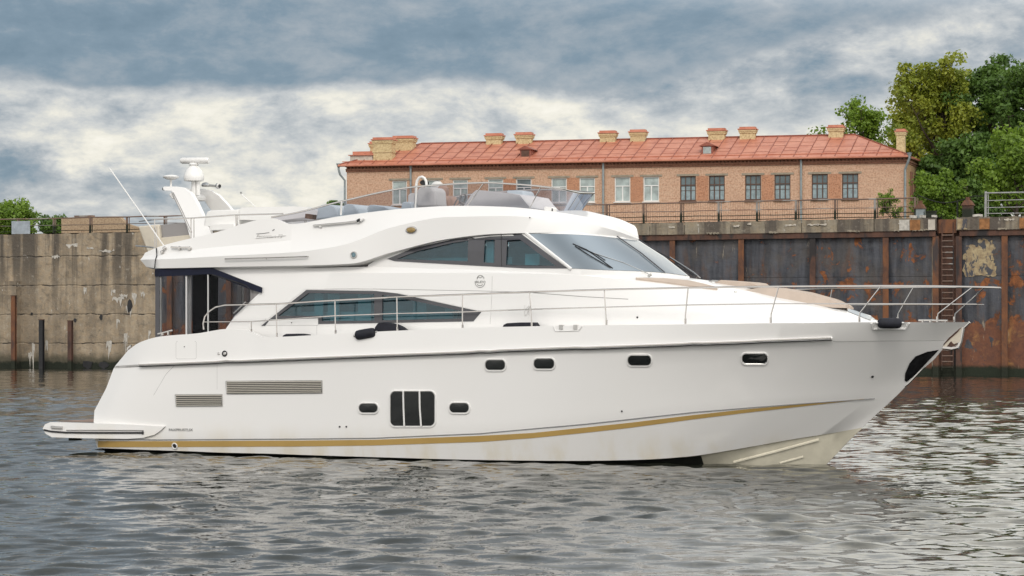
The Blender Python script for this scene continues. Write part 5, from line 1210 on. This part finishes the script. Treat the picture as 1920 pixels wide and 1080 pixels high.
# pale padded aft settee
blob([(382,424),(384,408),(388,397),(394,394.5),(447,392.5),(448,412),(447,424)], -1.0, -.2, 'white', 'settee_back', .05)
blob([(449,412),(448.5,392),(454,389),(520,387.5),(552,387),(575,388.5),(600,397),(600,404),(520,414)], -1.0, -.2, 'white', 'settee_back', .05)
blob([(392,432),(392,421.5),(440,419),(441,430)], -1.3, -.6, 'white', 'settee_base', .03)
m_ = MB(); tb([(452,363.5,.9),(479,388,.9)], .014); m_.build('whip_antenna', M['white'], Y_)
m_ = MB(); c_ = B(452, 363, .9); m_.lathe(c_, [(.03, 0), (.03, .04), (.001, .05)], 6); m_.build('antenna_tip', M['fencegrey'], Y_)
# small searchlight on the roof
ro_ = blob([(1019,390),(1021,387),(1036,388),(1038,391),(1037,398),(1033,400),(1021,398)], -1.12, -.9, 'white', 'roof_camera', .03)
a = B(1035.5, 394, -1.14); m_ = MB(); m_.box((a.x, a.y, a.z), (.025, .02, .08)); m_.build('lens', M['black'], ro_, 0)
# box on the shelf behind the screen
bx = MB(); a = B(571, 411, -1.5); b_ = B(583, 402, -1.5); bx.box(((a.x+b_.x)/2, -1.35, (a.z+b_.z)/2+.01), (b_.x-a.x, .25, b_.z-a.z), Matrix.Rotation(.15, 3, 'Y')); 
o = bx.build('carton', mat('brown_carton', (.20, .12, .08), .8, var=.3, vscale=12), None, 0); o.location = BF.o; o.rotation_euler = (0, 0, -BF.a); tag(o, 'small brown carton standing behind the aft end of the smoky fly screen', 'box')
# --- fly side details
wpm = on(FT, [(589,424),(640,419.5),(672,416)], .05, 10, False)
m_ = MB(); m_.tube(wpm, .024, 6, flat=.8); bh = m_.build('boat_hook_holder', M['dullsteel'], Y_)
m_ = MB(); m_.tube([wpm[-1], wpm[-1]+Vector((.07, 0, .03))], .045, 6); m_.build('strap', M['black'], bh)
m_ = MB(); P_ = on(FT, [(672,418),(679,414),(684,410.5)], .05, 4, False); m_.tube(P_, .028, 6); m_.build('bracket', M['white'], bh); m_ = MB(); m_.tube(on(FT, [(600,425),(604,424.5)], .02, 4, False), .04, 6); m_.build('bracket', M['white'], bh)
m_ = MB(); P_ = on(FT, [(424,485),(500,483),(578,481)], .06, 10, False); e0 = on(FT, [(424,485),(425,486)], 0, 4, False)[0]; e1 = on(FT, [(578,481),(579,481)], 0, 4, False)[0]; m_.tube([e0]+P_+[e1], .014, 6); m_.tube([P_[len(P_)//2], P_[len(P_)//2]+Vector((0, .07, -.03))], .01, 5); m_.mirror(); m_.build('grab_rail', M['steel'], Y_)
p, n = hit(FT, 771, 431); m_ = MB(); u_ = Vector((1, 0, .05)).normalized(); v_ = n.cross(u_).normalized()
m_.tube([p+n*.01+u_*.13*math.cos(k*.449)+v_*.07*math.sin(k*.449) for k in range(15)], .02, 6, caps=False); lampo = m_.build('deck_light', M['steel'], Y_)
m_ = MB(); q_ = [p+n*.015+u_*.12*math.cos(k*.449)+v_*.06*math.sin(k*.449) for k in range(14)]; m_.add(q_+[p+n*.06], [(i, (i+1) % 14, 14) for i in range(14)]); m_.build('lens', M['amber'], lampo)
disc(FT, 663.5, 478, .058, 'bluelens', 'speaker_lamp', None, 'dullsteel')
m_ = MB()
for px, py in ((305.5,473),(310,466),(338,465.5),(357,466)): p_, n_2 = hit(FT, px, py, .0); m_.lathe(p_, [(.045, 0), (.05, .05), (.035, .075), (.001, .08)], 10, axis=n_2)
p_ = on(FT, [(323,464.5),(338,465),(357,464.5)], .06, 10, False); m_.tube(p_, .02, 6); m_.build('antenna_mount', M['steel'], Y_)
m_ = MB(); tb([(308,462,-1.78),(205,315,-1.78)], .016); m_.build('whip_antenna', M['white'], Y_)
m_ = MB(); tb([(293,465,-1.85),(294,478,-1.95),(291,490,-2.1),(290,503,-2.08)], .014); m_.build('cable', M['black'], Y_)
# aft fly rails
m_ = MB(); tb([(261,415,-1.2),(275,413,-1.6),(296,411,-1.68),(360,409,-1.70),(443,403,-1.70),(505,401.5,-1.70),(531,400.5,-1.70)], .017); tb([(255,461,-1.2),(270,462,-1.6),(290,464.5,-1.7)], .018); m_.mirror(); ar = m_.build('fly_rail', M['steel'], Y_)
for a, b_ in (((290,466),(290,412)),((293,463),(293,430)),((358,452),(358,409)),((363.5,450),(363.5,409)),((443,428),(442,403)),((445.5,427),(445,403))):
    m_ = MB(); tb([(*a, -1.70), (*b_, -1.70)], .015); m_.mirror(); m_.build('post', M['steel'], ar)
# aft wet bar / moulded locker with a smoky panel
blob([(258,424),(297,420.5),(300,448),(303,470),(277,476)], -.9, -.2, 'beige2', 'aft_locker', .04)
blob([(298,446),(356,440),(366,462),(305,471)], -.85, -.3, 'beige2', 'aft_locker', .02)
blob([(284,447),(284,424),(298,421.5),(350,417),(360,440),(300,446.5)], -.80, -.74, 'smokepanel' if 'smokepanel' in M else M.setdefault('smokepanel', mat('smoky_grey_panel', (.26, .245, .24), .2, coat=.3)) and 'smokepanel', 'aft_panel', .01)
# --- radar arch
def leg(sg):
    L_ = [(305,351),(307,349.5),(330,349.5),(346,352),(358,361),(369,379),(393,430),(396,440)]; R2_ = [(305,355.5),(309,357.5),(320,358),(324,362),(332,385),(350,425),(357,449)]
    m_ = MB(); a = [B(x, y, -1.08) for x, y in L_]+[B(x, y, -1.08) for x, y in reversed(R2_)]
    z_top = B(305, 351, -.67).z; px_all = L_+list(reversed(R2_))
    for k_ in range(3): a = [B(x, y, -.67-(z_top-p.z)*.33) for (x, y), p in zip(px_all, a)]
    wv = .13; vs = [Vector((p.x, p.y*sg, p.z)) for p in a]; m_.prism(vs, (0, wv*sg, 0)); o = m_.build('arch_leg', M['gel'], Y_, 40); bv = o.modifiers.new('b', 'BEVEL'); bv.width = .035; bv.segments = 3; bv.limit_method = 'ANGLE'; bv.angle_limit = R(35)
    m_ = MB(); lin = [B(322,361,-.72), B(340,398,-.88), B(357,436,-1.04)]
    for k in (0, .05): pts = [Vector((p.x+k, (p.y-.01)*sg, p.z)) for p in lin]; m_.tube(pts, .010, 5)
    m_.build('arch_trim', M['seam'], o)
    m_ = MB(); c_ = Vector((a[0].x-.0, (a[0].y+.06)*sg if sg > 0 else (a[0].y+.06)*sg, a[0].z-.04)); m_.lathe(c_, [(.035, -.02), (.035, .03), (.001, .035)], 10, axis=(-1, 0, 0)); m_.build('stern_light', M['black'], o)
    return o
leg(1); leg(-1)
def c0(px, py): return B(px, py, 0)
blob([(316,366),(319,361),(333,361),(336,366),(334,373),(322,373)], -.67, .67, 'gel', 'arch_crossbar', .03)
m_ = MB(); m_.tube([c0(364,368), c0(364,336)], .07, 10); m_.tube([c0(371.5,366), c0(371.5,338)], .05, 8); m_.build('radar_mast', M['white'], Y_)
m_ = MB(); c_ = c0(363.5, 340); s_ = (c0(363.5, 310).z-c_.z); m_.lathe(c_, [(.17, 0), (.24, .03*s_), (.255, .18*s_), (.245, .40*s_), (.20, .68*s_), (.15, .86*s_), (.10, .95*s_), (.10, 1.02*s_)], 24); rd_ = m_.build('radar_pedestal', M['white'], Y_, 50)
m_ = MB(); a = c0(338, 301); b_ = c0(393, 301); m_.tube([Vector((a.x, .03, a.z)), Vector((a.x+.04, .03, a.z)), Vector((b_.x-.04, -.03, b_.z)), Vector((b_.x, -.03, b_.z))], [.06, .08, .08, .06], 12); m_.lathe(c0(363.5, 311), [(.10, 0), (.13, .03), (.10, .07)], 16); m_.build('radar_scanner', M['white'], rd_, 50)
m_ = MB(); g_c = B(320.5, 335, -.60); m_.lathe(g_c, [(.02, -.03), (.10, -.02), (.19, .02), (.20, .05), (.14, .085), (.001, .10)], 20); m_.tube([g_c-Vector((0, 0, .2)), g_c], .028, 8); m_.build('satellite_dome', M['white'], Y_, 50)
m_ = MB(); h0 = B(396, 346.5, .6); m_.lathe(B(386, 347, .6), [(.10, -.04), (.12, 0), (.09, .05), (.02, .07)], 14); m_.tube([B(386,347,.6), B(400,348.5,.6), B(406,349,.6)], .03, 8); m_.lathe(B(409,348.5,.6), [(.07, -.03), (.075, .03), (.03, .04), (.03, -.02)], 12, axis=(1, -.4, 0)); m_.build('horn', M['dullsteel'], Y_, 50)
m_ = MB(); m_.lathe(B(411.5,348.8,.6), [(.045, -.01), (.045, .01), (.001, .012)], 12, axis=(1, -.5, 0)); m_.build('horn_mouth', M['black'], Y_, 50)

# --- cockpit enclosure under the overhang
for sg in (1, -1):
    yy = -2.0
    m_ = MB(); m_.prism([Vector((p.x, p.y*sg, p.z)) for p in (B(x, y, yy) for x, y in ((290,504.5),(397,502.5),(490,539),(489.5,549),(467,542),(440,531),(396,514),(378,514.5),(340,517),(290,518.5)))], (0, .05*sg, 0)); m_.build('canopy_valance', M['navy'], Y_, 0)
    m_ = MB(); m_.prism([Vector((p.x, p.y*sg, p.z)) for p in (B(x, y, yy+.03) for x, y in ((298,517),(378,514),(398,513),(466,541),(467,563),(425,612),(410,627),(298,631)))], (0, .006*sg, 0)); m_.build('clear_side_curtain', M['clear'], Y_, 0)
    def post(px0, py0, px1, py1, w_, key, dy=.03, name='enclosure_post'):
        a, b_ = B(px0, py0, yy+dy), B(px1, py1, yy+dy); m_ = MB(); m_.prism([Vector((q.x, q.y*sg, q.z)) for q in (a-Vector((w_, 0, 0)), a+Vector((w_, 0, 0)), b_+Vector((w_, 0, 0)), b_-Vector((w_, 0, 0)))], (0, .04*sg, 0)); m_.build(name, M[key], Y_, 0)
    post(295, 518, 295, 632, .06, 'charcoal'); post(301, 518, 301, 632, .02, 'fencegrey')
    post(349, 516, 349, 628, .014, 'white'); post(354, 516, 354, 628, .055, 'fencegrey', .1); post(389.5, 515, 389.5, 624, .008, 'white', .0)
    m_ = MB(); m_.tube([Vector((p.x, p.y*sg, p.z)) for p in (B(x, y, yy) for x, y in ((398,515),(440,528),(462,536),(467,541),(468,560),(464,567)))], .016, 6); m_.build('curtain_edge', M['black'], Y_)
    m_ = MB(); m_.prism([Vector((p.x, p.y*sg, p.z)) for p in (B(x, y, yy+.08) for x, y in ((469,538),(489,548),(469,566)))], (0, .03*sg, 0)); m_.build('corner_panel', M['smokepanel'], Y_, 0)
m_ = MB(); a, b_ = B(360, 514, 1.7), B(388.5, 640, 1.7); m_.prism([Vector((B(x, y, -1.6).x, -1.6, B(x, y, -1.6).z)) for x, y in ((360.5,512),(389,512),(389,632),(360.5,632))], (0, .5, 0)); m_.build('rolled_black_curtain', M['blackcloth'], Y_, 0)

# ---------------------------------------------------------------- things lying on the yacht: fenders in black covers
def loose(m_, name, key, lab, cat, group=None, bev=0):
    o = m_.build(name, M[key], None, 60); o.location = BF.o; o.rotation_euler = (0, 0, -BF.a); tag(o, lab, cat, group); return o
GRP = 'black covered fenders on the side deck'
def fender(pts, r, lab):
    P_ = [B(*p) for p in pts]; n = len(P_); rt = bpy.data.objects.new('fender', None); C.objects.link(rt); rt.location = BF.o; rt.rotation_euler = (0, 0, -BF.a)
    L_ = [P_[0].lerp(P_[-1], t_) for t_ in (0, .02, .08, .2, .5, .8, .92, .98, 1)]
    m_ = MB(); m_.tube(L_, [r*k for k in (.35, .7, .93, 1, 1.02, 1, .93, .7, .35)], 14); m_.build('cover', M['fender'], rt, 60)
    for k in (0, 1):
        c_ = L_[-1] if k else L_[0]; m_ = MB(); m_.tube([c_, c_+(c_-L_[4]).normalized()*.05], .03, 8); m_.build('eye', M['dullsteel'], rt)
    tag(rt, lab, 'fender', GRP)
fender([(667,629,-2.52),(704,623,-2.48)], .115, 'black fender lying over the deck edge below the middle of the lower side window')
fender([(1646,606,-1.50),(1690,606,-1.22)], .112, 'black fender wedged in the fairlead near the bow')
def hump(outline, y0, y1, lab, bev=.05):
    m_ = MB(); m_.prism([B(x, y, y0) for x, y in outline], (0, y1-y0, 0)); o = loose(m_, 'covered_fender', 'fender', lab, 'fender', GRP); bv = o.modifiers.new('b', 'BEVEL'); bv.width = bev; bv.segments = 3
hump([(700,622),(702,614),(708,605.5),(718,604),(737,608),(748,613),(757,620),(757,628),(700,630)], -2.36, -2.05, 'humped black cover leaning behind the tilted fender')
hump([(528,636),(530,629),(536,626),(560,625.5),(573,627),(575,636)], -2.34, -2.08, 'low black cover showing under the slanted end of the lower window')
hump([(940,618),(944,609),(950,606),(975,604.5),(1000,604.5),(1005,612),(1005,618)], -2.34, -2.08, 'flat black cover on the deck beside the knotted rope')
